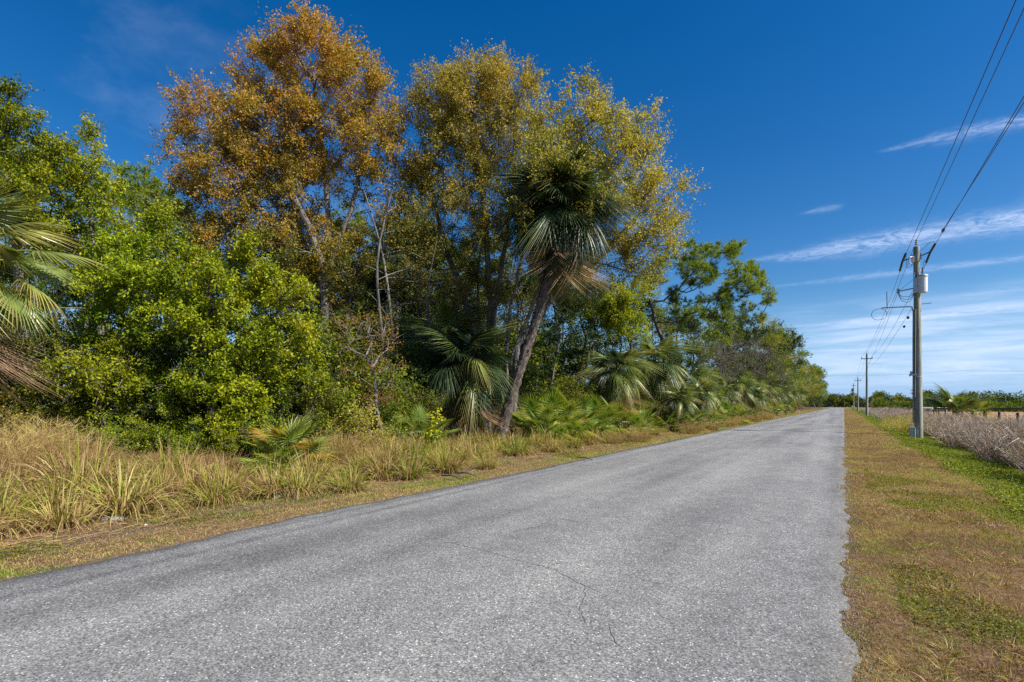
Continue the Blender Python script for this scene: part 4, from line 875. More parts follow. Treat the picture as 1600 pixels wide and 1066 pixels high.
# fallen straw lying on the left verge
r = np.random.default_rng(8); n = 26000; x = -r.uniform(7.6, 9.8, n); y = r.uniform(0, 40, n); k = snoise(x, y, 1.0, 71) > .38; x, y = x[k], y[k]; n = len(x)
g = Geo(); a = r.uniform(0, 6.28, n); d = unit(np.stack([np.cos(a), np.sin(a), r.uniform(-.05, .3, n)], 1))
strips(g, np.stack([x, y, ground_z(x, y) + .01], 1), d, r.uniform(.08, .3, n), .008, .12, 2, r.uniform(.6, 1, n), r); tag(g.build('straw_litter', LF['grass']), 'dead straw strewn at the foot of the tussocks', 'straw', kind='stuff')

# ------------------------------------------------------------------ dead brush
def brush(seed, n=420, h=1.3, w=.9, sw=.012, twig=6):
    r = np.random.default_rng(seed); g = Geo(); a = r.uniform(0, 6.28, n); q = r.random(n) ** .5 * w * .45; root = np.stack([np.cos(a) * q, np.sin(a) * q, 0 * q], 1)
    le = r.uniform(.05, .9, n); a2 = a + r.normal(size=n) * .6; d = unit(np.stack([np.cos(a2) * le, np.sin(a2) * le, np.ones(n)], 1)); L = h * r.uniform(.5, 1.1, n)
    t = r.random(n); strips(g, root, d, L, sw, .15, 3, t * .8, r)
    m = twig; tt = r.uniform(.35, .95, (n, m)); p = root[:, None] + d[:, None] * (L[:, None] * tt)[..., None]; p[..., 2] -= (.15 * L)[:, None] * tt ** 2
    p = p.reshape(-1, 3); dd = unit(np.repeat(d, m, 0) * .5 + rdir(r, n * m) * .7 + [0, 0, .15]); strips(g, p, dd, r.uniform(.1, .35, n * m) * h * .8, sw * .7, .1, 2, np.clip(np.repeat(t, m) + r.normal(size=n * m) * .15, 0, 1), r)
    return g
G_B = 'dead grey brush beside the ditch'
bp = [brush(200 + i, 260, 1.35, 1.1).build('dry_bush', LF['straw']) for i in range(3)]
for o in bp: tag(o, 'grey mauve dead bush with fine bare stems between the ditch and the fence', 'bush', G_B)
rb = np.random.default_rng(17); used = [False] * 3; cnt = 0; bs = []
for _ in range(6000):
    y = rb.uniform(13, 60) if rb.random() < .6 else rb.uniform(60, 170); x = rb.uniform(4.35, 8.2 if y > 20 else 9)
    if y < 16.5 and x < 5.3: continue
    if ((x - 3.4) ** 2 + (y - 35.7) ** 2) < 2 or (44 < y < 56 and x > 7): continue
    if all((x - a) ** 2 + (y - b_) ** 2 > (.75 + .006 * y) ** 2 for a, b_ in bs):
        bs.append((x, y)); i = cnt % 3; o = bp[i]
        if used[i]: o = o.copy(); C.objects.link(o)
        used[i] = True; o.location = (x, y, float(ground_z(x, y))); o.rotation_euler = (0, 0, rb.uniform(0, 6.28)); s = .45 + .95 * float(snoise(np.array([x]), np.array([y]), .9, 88)[0]) + rb.uniform(-.1, .15); o.scale = (s * 1.15, s * 1.15, s * (1.15 if y < 34 else .9)); cnt += 1
    if cnt >= 175: break
# yellowish dead weeds near the pole
G_W = 'tan weed clumps around the utility pole'
wp = brush(210, 240, 1.0, 1.1, .012, 5).build('weed_clump', LF['grass']); wp.data.attributes['tint'].data.foreach_set('value', np.clip(.3 + .45 * np.random.default_rng(2).random(len(wp.data.vertices)), 0, 1).astype(np.float32))
tag(wp, 'olive tan weed clump behind the nearest utility pole', 'weeds', G_W)
for i, (px, d, s) in enumerate([(1400, 33, 1.2), (1415, 36, 1.3), (1455, 34, 1.2), (1470, 38, 1.3), (1445, 40, 1.4), (1425, 44, 1.4), (1480, 33, 1.1), (1395, 48, 1.3), (1462, 30, .9), (1530, 34, 1.0), (1590, 22, 1.1), (1595, 19, 1.0), (1570, 26, .9)]):
    o = wp if i == 0 else wp.copy()
    if i: C.objects.link(o)
    o.location = B(px, d); s *= .95; o.scale = (s, s, s); o.rotation_euler = (0, 0, i * 1.3)
rw = np.random.default_rng(71)
for i in range(34):
    o = wp.copy(); C.objects.link(o); y = 14 + 60 * rw.random() ** 1.3; x = rw.uniform(4.6, 7.8); o.location = (x, y, float(ground_z(x, y))); s = rw.uniform(.8, 1.45); o.scale = (s, s, s); o.rotation_euler = (0, 0, i)
    o['label'] = 'olive tan weed clump growing among the dead grey brush beside the ditch'; o['group'] = 'weed clumps among the dead brush'
# dry tangled brush at the left of the tussocks
G_L = 'dry tangled brush under the left green trees'
lp = [brush(220 + i, 300, 1.15, 1.3, .010, 7).build('dry_bush', LF['grass']) for i in range(2)]
for o in lp: tag(o, 'tan tangled dry brush below the green shrubs at the left', 'bush', G_L)
for o in lp: o.data.attributes['tint'].data.foreach_set('value', np.clip(np.random.default_rng(9).normal(.68, .24, len(o.data.vertices)), 0, 1).astype(np.float32))
lp.append(brush(225, 320, 1.15, 1.3, .010, 7).build('dry_bush', LF['grass'])); tag(lp[2], 'grey brown tangle of dead stems at the left edge of the picture', 'bush', 'dead stems at the left edge')
lp[2].data.attributes['tint'].data.foreach_set('value', np.clip(np.random.default_rng(19).normal(.70, .26, len(lp[2].data.vertices)), 0, 1).astype(np.float32))
used = [False, False, False]
for i, (px, d, s) in enumerate([(5, 9.4, 1.3), (-40, 9.5, 1.3), (40, 9.8, 1.25), (20, 10.4, 1.5), (75, 10.6, 1.2), (60, 9.2, .9), (-30, 8.6, 1.1), (110, 10.4, 1.0), (160, 10.8, .9), (215, 10.8, .85), (250, 11, .85), (290, 10.9, .8), (330, 10.9, .8), (520, 12.6, 1.1), (500, 12.2, .9), (550, 13.2, 1.1), (620, 14.2, .9), (5, 11, 1.6), (190, 10, .7), (400, 10.9, .7), (1000, 22.5, .8), (960, 21.5, .7), (1080, 29, .9), (1110, 33, .9), (1140, 38, 1), (1160, 43, 1), (1180, 49, 1), (1200, 57, 1.1), (570, 12.5, .7)]):
    o = lp[2 if -50 < px < 120 else i % 2]; s *= .62 if 120 < px < 480 else .85
    kk = 2 if -50 < px < 120 else i % 2
    if used[kk]: o = o.copy(); C.objects.link(o)
    used[kk] = True; o.location = B(px, d); o.scale = (s, s, s); o.rotation_euler = (0, 0, i * 2.1)
    if px > 480: o['label'] = 'tan dry brush at the wood edge right of the yellow palmetto'; o['group'] = 'dry brush along the middle of the wood edge'
    if px > 900: o['label'] = 'straw coloured dry brush along the wood edge down the road'; o['group'] = 'dry brush further down the road'

# dark understorey shrubs inside the wood
G_U = 'understorey shrubs in the shade of the wood'
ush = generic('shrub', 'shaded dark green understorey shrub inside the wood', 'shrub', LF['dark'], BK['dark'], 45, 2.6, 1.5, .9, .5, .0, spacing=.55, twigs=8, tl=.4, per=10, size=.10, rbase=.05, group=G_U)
KIDS[ush.name] = [k for k in bpy.data.objects if k.parent == ush]
for k in KIDS[ush.name]: KIDS[k.name] = []
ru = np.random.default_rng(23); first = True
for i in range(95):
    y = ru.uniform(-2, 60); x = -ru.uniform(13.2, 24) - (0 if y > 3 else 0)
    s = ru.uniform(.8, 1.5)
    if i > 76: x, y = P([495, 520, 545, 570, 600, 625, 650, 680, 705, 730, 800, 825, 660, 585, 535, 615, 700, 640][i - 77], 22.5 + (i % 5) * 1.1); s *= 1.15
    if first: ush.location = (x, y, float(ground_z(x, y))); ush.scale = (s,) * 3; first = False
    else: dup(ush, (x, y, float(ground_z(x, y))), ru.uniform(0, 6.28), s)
G_FS = 'low green shrubs filling the foot of the wood'
fs = [generic('shrub', 'low leafy green shrub at the foot of the wood', 'shrub', LF[['bright', 'green', 'olive'][q]], BK['dark'], 46 + q, 2.3, 1.25, 1, .42, .0, spacing=.5, twigs=8, tl=.34, per=10, size=.085, rbase=.04, group=G_FS) for q in range(3)]
for q in fs:
    KIDS[q.name] = [k for k in bpy.data.objects if k.parent == q]
    for k in KIDS[q.name]: KIDS[k.name] = []
fl = [(0, 120, 12.2, .5), (0, 170, 12.0, .55), (0, 215, 11.9, .5), (0, 262, 12.0, .6), (0, 300, 11.8, .5), (0, 350, 11.8, .6), (0, 395, 12.2, .7), (1, 495, 13.6, .9), (2, 530, 14.2, 1.0), (1, 560, 15, 1.1), (1, 600, 15.6, .8), (2, 575, 13.6, .6),
      (1, 500, 17, 1.8), (1, 560, 22, 2.2), (1, 620, 27, 2.6), (1, 655, 25, 1.8), (1, 800, 26, 2.2), (1, 760, 27, 2.2), (1, 590, 19, 1.3),
      (0, 855, 24.5, .8), (1, 885, 26, 1.2), (0, 925, 29, 1.1), (1, 1000, 29.5, .8), (0, 1012, 32, .8), (0, 860, 28, 1.6), (0, 1000, 36, 1.6), (1, 640, 18, .9), (0, 1120, 44, 1.2), (0, 1135, 52, 1.6), (1, 1158, 58, 1.4), (0, 1178, 66, 1.9), (1, 1196, 76, 1.8), (0, 1206, 88, 2.0), (1, 1216, 100, 2),
      (0, 1226, 114, 2.2), (1, 1238, 132, 2.4), (0, 1250, 160, 2.6), (1, 1260, 192, 2.8), (0, 1052, 35, .8), (1, 1095, 41, 1.1), (1, 20, 12, .8), (0, 70, 12.4, .8), (2, -20, 11.5, .9)]
seen = set()
for q, px, d, sc_ in fl:
    x, y = P(px, d); z = float(ground_z(x, y))
    where = 'below the tall bright green shrubs at the left' if px < 430 else 'in the shaded gap left of the leaning palm' if px < 770 else 'right of the leaning palm, behind the palmettos' if px < 1045 else 'along the roadside palm row far down the road'
    o = fs[q] if q not in seen else dup(fs[q], (x, y, z), ru.uniform(0, 6.28), sc_)
    seen.add(q); o.location = (x, y, z); o.scale = (sc_,) * 3; o['label'] = 'low leafy green shrub ' + where; o['group'] = 'low shrubs ' + where
# slender bare trunks seen in the gaps
G_T = 'slender pale trunks inside the wood'
for i in range(26):
    r = np.random.default_rng(700 + i); px = r.uniform(480, 1000) if i < 18 else r.uniform(60, 400); d = r.uniform(19, 34); b = B(px, d); h = r.uniform(7, 11)
    if b[0] > -13: continue
    t_ = thing('slender_tree', 'slender pale bare trunk seen in the gaps inside the wood', 'tree', b, group=G_T)
    g = Geo(); pts = np.array([(0, 0, -.1), (r.normal() * .2, r.normal() * .2, h * .35), (r.normal() * .4, r.normal() * .4, h * .7), (r.normal() * .6, r.normal() * .6, h)]); tube(g, pts, [.075, .065, .045, .015], 7, .04, r, vs=4)
    n = 34; q = r.uniform(.25, 1, n); p = np.stack([np.interp(q * 3, range(4), pts[:, k]) for k in range(3)], 1); a = r.uniform(0, 6.28, n)
    dd = unit(np.stack([np.cos(a), np.sin(a), r.uniform(-.2, .9, n)], 1)); strips(g, p, dd, r.uniform(.5, 1.8, n), .03, .12, 4, .4, r, mat=1); strips(g, p, dd, r.uniform(.5, 1.8, n), .03, .12, 4, .4, r, mat=1); g.build('trunk', [BK['grey'], BK['twig']], t_)

# ------------------------------------------------------------------ far right: hedges, trees, field things
G_F = 'far trees across the pasture'
def mass(name, label, seed, n, xr, yr, hfun, size, leaf, tint=.5):
    r = np.random.default_rng(seed); x = r.uniform(*xr, n); y = r.uniform(*yr, n); h = hfun(x, y); q = r.random(n) ** .55
    cl = snoise(x * 1.0 + q * 9, y, .55, seed + 1); k = (cl > .36) | (q < .35); x, y, h, q, cl = x[k], y[k], h[k], q[k], cl[k]
    g = Geo(); leaves(g, np.stack([x, y, h * q], 1), size * r.uniform(.5, 1.3, len(x)), np.clip(tint + (cl - .5) * .9 + r.normal(size=len(x)) * .12, 0, 1), r, .6, .7)
    return tag(g.build(name, leaf), label, 'trees', kind='stuff')
hf = lambda base, amp, seed: (lambda x, y: base + amp * (snoise(x, y * .4, .28, seed) - .3) + amp * .5 * (snoise(x, y, 1.1, seed + 5) - .5))
mass('distant_wood', 'long low dark green wood across the far side of the pasture', 81, 130000, (20, 230), (195, 225), hf(3.4, 4.6, 82), .5, LF['green'], .02)
mass('distant_wood', 'low brown green wood closing the view beyond the end of the road', 83, 60000, (-45, 62), (374, 400), hf(4.5, 7, 84), .8, LF['green'], .1)
mass('distant_hedge', 'low green scrub between the pole line and the pasture', 85, 50000, (7, 40), (168, 188), hf(2.0, 2.0, 86), .32, LF['green'], .1)
for i in range(22):
    x = 24 + i * 8 + ru.uniform(-3, 3); y = 193 + ru.uniform(-6, 12); h = ru.uniform(5, 7.4)
    dup([g_dark, g_green, g_grey, g_dark, g_green][int(ru.integers(5))], (x, y, -1.0), ru.uniform(0, 6.28), (h / 11 * 1.3, h / 11 * 1.3, h / 11), 'taller dark crown standing out of the distant tree line across the pasture', G_F)
for i in range(12):
    x = -10 + i * 5 + ru.uniform(-2, 2); h = ru.uniform(5, 9)
    dup([g_grey, g_green, g_grey, g_oliv][int(ru.integers(4))], (x, 372 + ru.uniform(0, 8), -.5), ru.uniform(0, 6.28), h / 11, 'low tree beyond the sandy crossing at the end of the road', 'trees beyond the road end')
x, y = P(1432, 110); dup(g_green, (x, y, -1.3), 1.0, (.62, .62, .62), 'round green tree seen behind the nearest utility pole', 'single far tree')
G_H = 'far shrubs beside the pasture'
for i, (px, d, h) in enumerate([(1345, 230, 5), (1362, 190, 4), (1375, 170, 4.6), (1388, 150, 3.8), (1400, 160, 4.0), (1412, 150, 3.2), (1460, 140, 3.2), (1475, 150, 3.6), (1372, 140, 2.6)]):
    x, y = P(px, d); dup([g_dark, g_oliv, g_green][i % 3], (x, y, -.8), i * 1.1, (h / 11 * 1.5, h / 11 * 1.5, h / 11 * 1.2), 'low shrub in the strip between the road poles and the pasture', G_H)
# palmetto beside the fence
b = B(1495, 43); pm = thing('palmetto', 'green palmetto with pale upright fans beside the pasture fence', 'palmetto', b)
st = Geo(); tube(st, [(-.3, 0, .0), (0, 0, .3), (.1, .05, .7)], [.12, .12, .09], 7, .08, np.random.default_rng(3)); st.build('trunk', BK['palm'], pm)
fronds(pm, (0, 0, 1.0), 30, 91, 1.15, 88, 38, kinds=FR['saw'][:2] + FR['up'][:1], dead=3, crownr=.05)
b = B(1520, 45); pm2 = thing('palmetto', 'smaller dark palmetto just right of the pale fanned one by the fence', 'palmetto', b)
st = Geo(); tube(st, [(-.3, 0, .0), (0, 0, .3), (.1, .05, .6)], [.12, .12, .09], 7, .08, np.random.default_rng(3)); st.build('trunk', BK['palm'], pm2)
fronds(pm2, (0, 0, .8), 24, 92, 1.0, 88, 35, kinds=FR['saw'], crownr=.05)

WOOD = bark_mat('weathered wood post', (.06, .05, .045), (.13, .115, .10), (.24, .215, .19), 10, (1, 1, .15))
DARKW = bark_mat('dark fence wood', (.02, .018, .016), (.05, .044, .038), (.09, .08, .07), 10, (1, 1, .15))
WIRE = plain('fence wire', (.10, .095, .09), .5, .6)
def post_mesh(seed, h=1.25, rad=.075):
    g = Geo(); r = np.random.default_rng(seed); tube(g, [(0, 0, -.3), (.01, 0, h * .5), (.02, .01, h * .97), (.02, .01, h)], [rad, rad, rad * .95, rad * .7], 9, .04, r); return g
G_FP = 'wooden posts of the pasture fence'
fp = post_mesh(1).build('fence_post', DARKW); tag(fp, 'short dark wooden post of the pasture fence behind the dead brush', 'post', G_FP)
ys = [41.2 + k * 4.2 for k in range(-4, 22)]
for k, y in enumerate(ys):
    o = fp if k == 0 else fp.copy()
    if k: C.objects.link(o)
    o.location = (8.5, y, float(ground_z(8.5, y))); o.rotation_euler = (ru.normal() * .03, ru.normal() * .03, k)
g = Geo()
for z in (.35, .7, 1.05): tube(g, [(8.42, y, float(ground_z(8.5, y)) + z - (.02 if k % 2 else 0)) for k, y in enumerate(ys)], .006, 4, tint=0)
tag(g.build('fence_wire', WIRE), 'three thin wire strands strung along the pasture fence posts', 'wire')
fence = thing('rail_fence', 'long dark rail fence crossing the far side of the pasture', 'fence', (15, 86, float(ground_z(15, 86))))
g = Geo(); box(g, (45, 0, 1.25), (100, .12, .22)); g.build('rail', DARKW, fence)
for k in range(26): g = Geo(); box(g, (-4 + k * 3.9, .12, .55), (.16, .12, 1.5)); g.build('post', DARKW, fence)
# white troughs far off
WHITE = plain('white painted metal', (.72, .72, .70), .5)
for i, (px, d) in enumerate([(1449, 118), (1472, 112)]):
    x, y = P(px, d); t_ = thing('water_trough', ['left of two pale troughs glimpsed beyond the brush right of the near pole', 'right of two pale troughs glimpsed beyond the brush, next to the palmetto'][i], 'trough', (x, y, float(ground_z(x, y))), .3 * i)
    g = Geo(); box(g, (0, 0, .95), (2.0, .7, .5), bev=.3); g.build('basin', WHITE, t_)
    g = Geo(); [box(g, (sx, 0, .35), (.15, .6, .75)) for sx in (-.7, .7)]; g.build('stand', WHITE, t_)

# leaning wood post at the left verge
b = B(1049, 33.5); tg_ = thing('wooden_post', 'short grey split wooden post standing before the palms left of the road', 'post', b)
g = Geo(); box(g, (0, 0, .55), (.26, .2, 1.5), .4, bev=.2); g.build('upright', WOOD, tg_); g = Geo(); box(g, (.3, .02, .98), (.3, .14, .5), .4, bev=.2, tilt=.3); g.build('offcut', WOOD, tg_)

# ------------------------------------------------------------------ utility poles and lines
POLE = bark_mat('grey green utility pole', (.10, .105, .08), (.22, .23, .18), (.42, .42, .36), 9, (1, 1, .05), .5)
STEEL = plain('galvanised steel', (.42, .43, .44), .45, .7, .2, 12); DARKI = plain('dark polymer insulator', (.035, .035, .04), .35)
TR = plain('grey transformer paint', (.60, .62, .63), .35, 0, .08, 6); BOX = plain('light grey utility box', (.46, .48, .50), .55, 0, .1, 5)
CU = plain('old wire', (.055, .055, .06), .5, .3)
def ring_lathe(g, p0, p1, prof, sides=16):
    p0, p1 = np.array(p0, float), np.array(p1, float); pts = np.array([p0 + (p1 - p0) * t for t, _ in prof]); tube(g, pts, [q for _, q in prof], sides)
def disc_ins(g, p0, p1, n=7, r_=.055):
    prof = [(0, .02)]
    for k in range(n): t = (k + .5) / n; e = .32 / n; prof += [(t - e, .022), (t - e * .3, r_), (t + e * .3, r_ * .9), (t + e, .022)]
    prof += [(1, .02)]; ring_lathe(g, p0, p1, prof, 12)
PX, PY = 3.38, 35.7; pz = float(ground_z(PX, PY))
pole = thing('utility_pole', 'nearest and tallest utility pole, carrying a transformer, with a grey box at its foot', 'utility pole', (PX, PY, pz))
TOP = 11.25 - (pz + .23)
g = Geo(); tube(g, [(.06, 0, -.4), (.05, 0, 1), (.0, 0, 6), (-.05, 0, 10.55)], [.19, .188, .165, .14], 20, .006, np.random.default_rng(1), vs=6); g.build('pole_shaft', POLE, pole, smooth=True)
zt = 10.55
g = Geo(); tube(g, [(-.05, 0, zt), (-.05, 0, zt + .12)], .035, 8); g.build('pin', STEEL, pole); g = Geo(); disc_ins(g, (-.05, 0, zt + .1), (-.05, 0, zt + .42), 3, .085); g.build('top_insulator', plain('grey porcelain', (.30, .30, .31), .3), pole)
# stand-off arms with dead-end insulators
def arm(sx, z0, z1, name='arm'):
    g = Geo(); disc_ins(g, (-.05 + sx * .18, -.02, z0), (-.05 + sx * .58, -.02, z1), 6, .05); g.build('standoff_insulator', DARKI, pole)
    g = Geo(); box(g, (-.05 + sx * .19, 0, z0), (.07, .12, .34)); g.build('bracket', STEEL, pole)
arm(-1, 9.98, 9.88); arm(1, 10.02, 10.18)
zl, zr = 9.88, 10.18
for sx, zz in ((-1, zl), (1, zr)):
    for sy in (-1, 1):
        g = Geo(); x0 = -.05 + sx * .6; disc_ins(g, (x0, sy * .03, zz), (x0, sy * 1.75, zz - (.02 if sy < 0 else .18)), 9, .06); g.build('deadend_insulator', DARKI, pole)
g = Geo(); box(g, (-.22, -.12, 9.86), (.12, .14, .34)); tube(g, [(-.22, -.2, 10.0), (-.36, -.3, 9.95), (-.38, -.3, 9.65), (-.26, -.25, 9.6)], .03, 6, vs=4); g.build('fused_cutout', plain('pale porcelain', (.55, .55, .57), .3), pole)
# jumper loops
g = Geo(); tube(g, [(.55, -1.6, zr - .05), (.6, -.8, zr + .35), (.4, 0, zr + .4), (.15, .1, zr + .15)], .010, 5, vs=6); tube(g, [(-.65, -1.7, zl), (-.5, -.6, zl - .5), (-.3, -.1, zl - .4), (-.2, -.1, 9.7)], .010, 5, vs=6)
tube(g, [(.3, 0, 9.8), (.22, -.1, 9.3), (.2, -.12, 8.9)], .012, 5, vs=4); g.build('jumper_wire', CU, pole)
# transformer
tz = 7.95; tank = Geo(); ring_lathe(tank, (.19, -.26, tz), (.19, -.26, tz + .92), [(0, .16), (.03, .215), (.3, .22), (.9, .22), (.93, .24), (.97, .24), (1, .18)], 24)
tk = tank.build('transformer_tank', TR, pole, smooth=False)
g = Geo(); ring_lathe(g, (.19, -.26, tz + .9), (.19, -.26, tz + 1.02), [(0, .25), (.5, .24), (1, .1)], 24); g.build('tank_lid', STEEL, tk)
g = Geo(); disc_ins(g, (.20, -.22, tz + 1.0), (.19, -.2, tz + 1.4), 4, .05); g.build('bushing', DARKI, tk)
g = Geo(); box(g, (-.10, -.24, tz + .45), (.22, .12, .82)); box(g, (-.16, -.27, tz + .95), (.05, .05, .4)); g.build('mounting_bracket', STEEL, pole)
g = Geo(); tube(g, [(-.2, 0, tz + .34), (-.9, 0, tz + .25)], .035, 7); disc_ins(g, (-.85, 0, tz + .12), (-.85, 0, tz + .42), 2, .09); g.build('neutral_arm', STEEL, pole)
g = Geo()
for q in (.0, .12, .24): tube(g, [(-.88, -.02, tz + .25), (-.7, -.1, tz - .05 - q), (-.35, -.2, tz - .1 - q * 1.2), (-.14, -.22, tz + .15)], .012, 5, vs=5)
g.build('drip_loop', CU, pole)
# lamp-less service arm and riser
az = tz - .65
g = Geo(); tube(g, [(-.22, -.05, az - .25), (-.26, -.05, az - .05), (-.5, -.05, az), (-1.62, -.05, az + .05)], .032, 7, vs=4); tube(g, [(-1.35, -.05, az - .02), (-1.37, -.05, az + .95)], .022, 6); g.build('service_arm', STEEL, pole)
g = Geo(); an = np.linspace(-.5, 5.4, 16); tube(g, [(-1.72 + .36 * math.cos(q) , -.05, az - .30 + .32 * math.sin(q)) for q in an], .013, 5); g.build('coiled_wire', CU, pole)
g = Geo(); tube(g, [(-.185, -.05, az - .2), (-.195, -.06, 5), (-.185, -.07, .9)], .035, 8); tube(g, [(-.10, -.17, az - .2), (-.115, -.18, 4), (-.115, -.185, 2.3)], .022, 8); g.build('riser_conduit', plain('grey conduit', (.26, .27, .27), .6), pole)
g = Geo(); tube(g, [(.6, -.05, az + .1), (.18, 0, az + .1)], .02, 6); g.build('side_bolt', STEEL, pole)
g = Geo(); box(g, (-.28, -.1, 3.60), (.11, .12, .24)); box(g, (-.16, -.19, 3.52), (.24, .08, .09)); box(g, (-.35, -.1, 3.5), (.06, .08, .12)); g.build('meter_bracket', STEEL, pole)
g = Geo(); tube(g, [(0.02, 0, 3.38), (0.02, 0, 3.46)], .186, 20, cap=False); g.build('band', STEEL, pole)
g = Geo(); box(g, (-.24, -.24, .22), (.26, .24, .78), bev=.12); bx_ = g.build('foot_box', BOX, pole); g = Geo(); box(g, (-.24, -.24, .63), (.28, .26, .05)); g.build('box_lid', BOX, bx_)

def far_pole(x, y, h, label, extra=False):
    z = float(ground_z(x, y)); t_ = thing('utility_pole', label, 'utility pole', (x, y, z))
    g = Geo(); tube(g, [(0, 0, -.3), (0, 0, h * .5), (0, 0, h)], [.21, .18, .14], 12); g.build('pole_shaft', POLE, t_, smooth=True)
    g = Geo(); box(g, (0, -.16, h - .85), (1.7, .1, .12)); g.build('crossarm', DARKI, t_)
    for sx in (-.75, .75, 0): g = Geo(); disc_ins(g, (sx, -.16 if sx else 0, h - .8 if sx else h - .02), (sx, -.16 if sx else 0, h - .5 if sx else h + .3), 2, .08); g.build('pin_insulator', DARKI, t_)
    if extra:
        g = Geo(); ring_lathe(g, (-.5, 0, h - 3.4), (-.5, 0, h - 2.0), [(0, .25), (.05, .33), (.92, .33), (1, .2)], 16); g.build('transformer_tank', DARKI, t_)
        g = Geo(); box(g, (-.3, 0, h - 4.4), (.5, .3, .8)); g.build('equipment_box', DARKI, t_)
far_pole(3.4, 111, 11.0, 'second utility pole down the road with a plain crossarm')
far_pole(3.5, 187, 10.2, 'third utility pole, smaller, just left of the second one')
far_pole(3.4, 263, 11.0, 'farthest utility pole, with dark equipment hanging on it', True)
def span(g, a, b_, sag, rad=.012, n=28):
    a, b_ = np.array(a, float), np.array(b_, float); t = np.linspace(0, 1, n)[:, None]; p = a * (1 - t) + b_ * t; p[:, 2] -= (4 * sag * t * (1 - t))[:, 0]; tube(g, p, rad, 5)
pzn = pz
nodes = {'left': [(2.75, -40, 9.6), (2.75, PY, pzn + zl), (2.65, 111, 10.4), (2.75, 187, 9.6), (2.65, 263, 10.2)],
         'top': [(3.35, -40, 10.6), (3.35, PY, pzn + zt + .42), (3.4, 111, 11.2), (3.5, 187, 10.4), (3.4, 263, 11.2)],
         'right': [(3.95, -40, 9.9), (3.95, PY, pzn + zr), (4.15, 111, 10.4), (4.25, 187, 9.6), (4.15, 263, 10.2)]}
labs = {'left': 'overhead wire on the road side of the pole line', 'top': 'overhead wire running over the tops of the poles', 'right': 'overhead wire on the pasture side of the pole line'}
for k, ns in nodes.items():
    g = Geo()
    for j, (a, b_) in enumerate(zip(ns, ns[1:])):
        a, b_ = list(a), list(b_)
        if k != 'top' and j == 0: b_[1] -= 1.75
        if k != 'top' and j == 1: a[1] += 1.75; a[2] -= .18
        span(g, a, b_, .35 if j == 0 else .9, .011 if k != 'right' else .013)
    tag(g.build('power_line', CU), labs[k], 'power line', 'overhead wires')
g = Geo(); span(g, (4.12, -40, 8.9), (3.9, PY - 4.0, pzn + zr - .05), .3, .012); tag(g.build('power_line', CU), 'second wire joining the pasture side wire at a clamp near the pole', 'power line', 'overhead wires')
g = Geo(); box(g, (3.95, PY - 4.1, pzn + zr + .0), (.1, .35, .12), bev=.3); tag(g.build('wire_clamp', DARKI), 'dark clamp on the wire above and right of the nearest pole', 'clamp')
g = Geo()
for q, xo in ((0, -.85), (1, -.2)): span(g, (PX + xo, PY + .1, pzn + tz + .25 - q * .9), (3.4 + .1 * q, 111, 8.7 - q * .5), .6, .010)
span(g, (PX + .2, PY, pzn + 9.2), (PX - .85, PY + .2, pzn + tz + .3), .05, .009)
tag(g.build('service_line', CU), 'lower pair of service wires running from the near pole to the second pole', 'power line')
for k, (dy, zz) in enumerate([(4, -.35), (8, -.5)]): 
    g = Geo(); t = dy / (111 - PY); box(g, (PX - .2 + .03 * dy, PY + dy, pzn + tz + .25 - .9 + (8.2 - (pzn + tz - .65)) * t - 4 * .6 * t * (1 - t)), (.12, .3, .14), bev=.3); tag(g.build('wire_clamp', DARKI), ['upper small dark clamp on the service wire left of the transformer pole', 'lower small dark clamp on the service wire left of the transformer pole'][k], 'clamp')
# far power line across the pasture
g = Geo(); span(g, (-40, 420, 24), (60, 420, 23), 2, .05); span(g, (60, 420, 23), (420, 420, 25), 5, .05)
tag(g.build('power_line', CU), 'faint distant wire sagging low above the pasture tree line', 'power line', 'overhead wires')

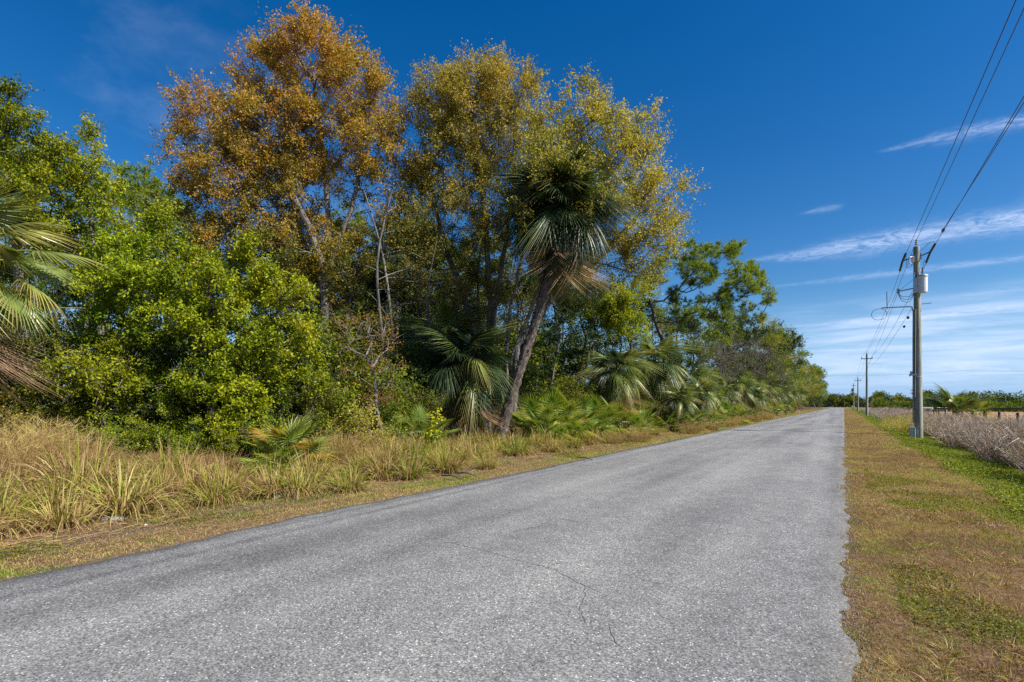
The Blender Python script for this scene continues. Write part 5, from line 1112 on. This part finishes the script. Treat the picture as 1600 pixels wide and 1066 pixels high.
# ------------------------------------------------------------------ small things on the left verge
def rock(name, label, px, d, s, mat, seed, cat='stone', lift=0):
    r = np.random.default_rng(seed); import bmesh
    bm = bmesh.new(); bmesh.ops.create_icosphere(bm, subdivisions=3, radius=1)
    for v in bm.verts: 
        q = snoise(np.array([v.co.x * 2 + seed]), np.array([v.co.y * 2 + v.co.z * 3]), 1.5, seed)[0]; v.co *= .75 + .5 * q; v.co.z = max(v.co.z, -.4)
        v.co = Vector((v.co.x * s[0], v.co.y * s[1], v.co.z * s[2]))
    me = bpy.data.meshes.new(name); bm.to_mesh(me); bm.free(); me.materials.append(mat); o = bpy.data.objects.new(name, me); C.objects.link(o)
    x, y = P(px, d); o.location = (x, y, float(ground_z(x, y)) + s[2] * .3 + lift); o.rotation_euler = (0, 0, seed); tag(o, label, cat); return o
RK = bark_mat('limestone', (.07, .065, .055), (.16, .145, .125), (.27, .25, .22), 8, (1, 1, 1))
rock('stone', 'flat grey stone lying on the bare verge near the left edge', 176, 7.15, (.13, .09, .05), RK, 1)
rock('stone', 'pale stone at the foot of the tussocks below the yellow palmetto', 435, 8.9, (.16, .08, .05), RK, 2)
rock('stone', 'small pale stone just right of the stone below the yellow palmetto', 452, 8.95, (.08, .05, .04), RK, 3)
LIT = plain('pale litter', (.6, .58, .54), .7)
rock('paper_scrap', 'crumpled white paper scrap on the verge at the left edge', 48, 6.7, (.08, .03, .025), LIT, 4, 'litter')
rock('paper_scrap', 'tiny white scrap on bare soil right of the flat grey stone', 228, 6.9, (.02, .015, .012), LIT, 5, 'litter')
rock('paper_scrap', 'tiny white scrap in the verge grass below the leaning palm', 742, 10.3, (.025, .02, .015), LIT, 6, 'litter')
def stick(label, pts, rad, seed, cat='branch'):
    g = Geo(); tube(g, pts, rad, 7, .05, np.random.default_rng(seed), vs=4); tag(g.build('fallen_branch', BK['grey']), label, cat)
for (label, p0, p1, d, seed) in [('fallen grey branch lying on the verge below the leaning palm', 690, 722, 10.9, 1), ('thin pale stick beside the fallen branch on the verge', 715, 745, 11.3, 2), ('fallen stick at the wood edge right of the leaning palm', 905, 925, 14.6, 3)]:
    a = B(p0, d + .4); c = B(p1, d); m_ = [(a[k] + c[k]) / 2 for k in range(3)]; stick(label, [(a[0], a[1], a[2] + .07), (m_[0], m_[1], m_[2] + .10), (c[0], c[1], c[2] + .05)], [.022, .018, .01], seed)
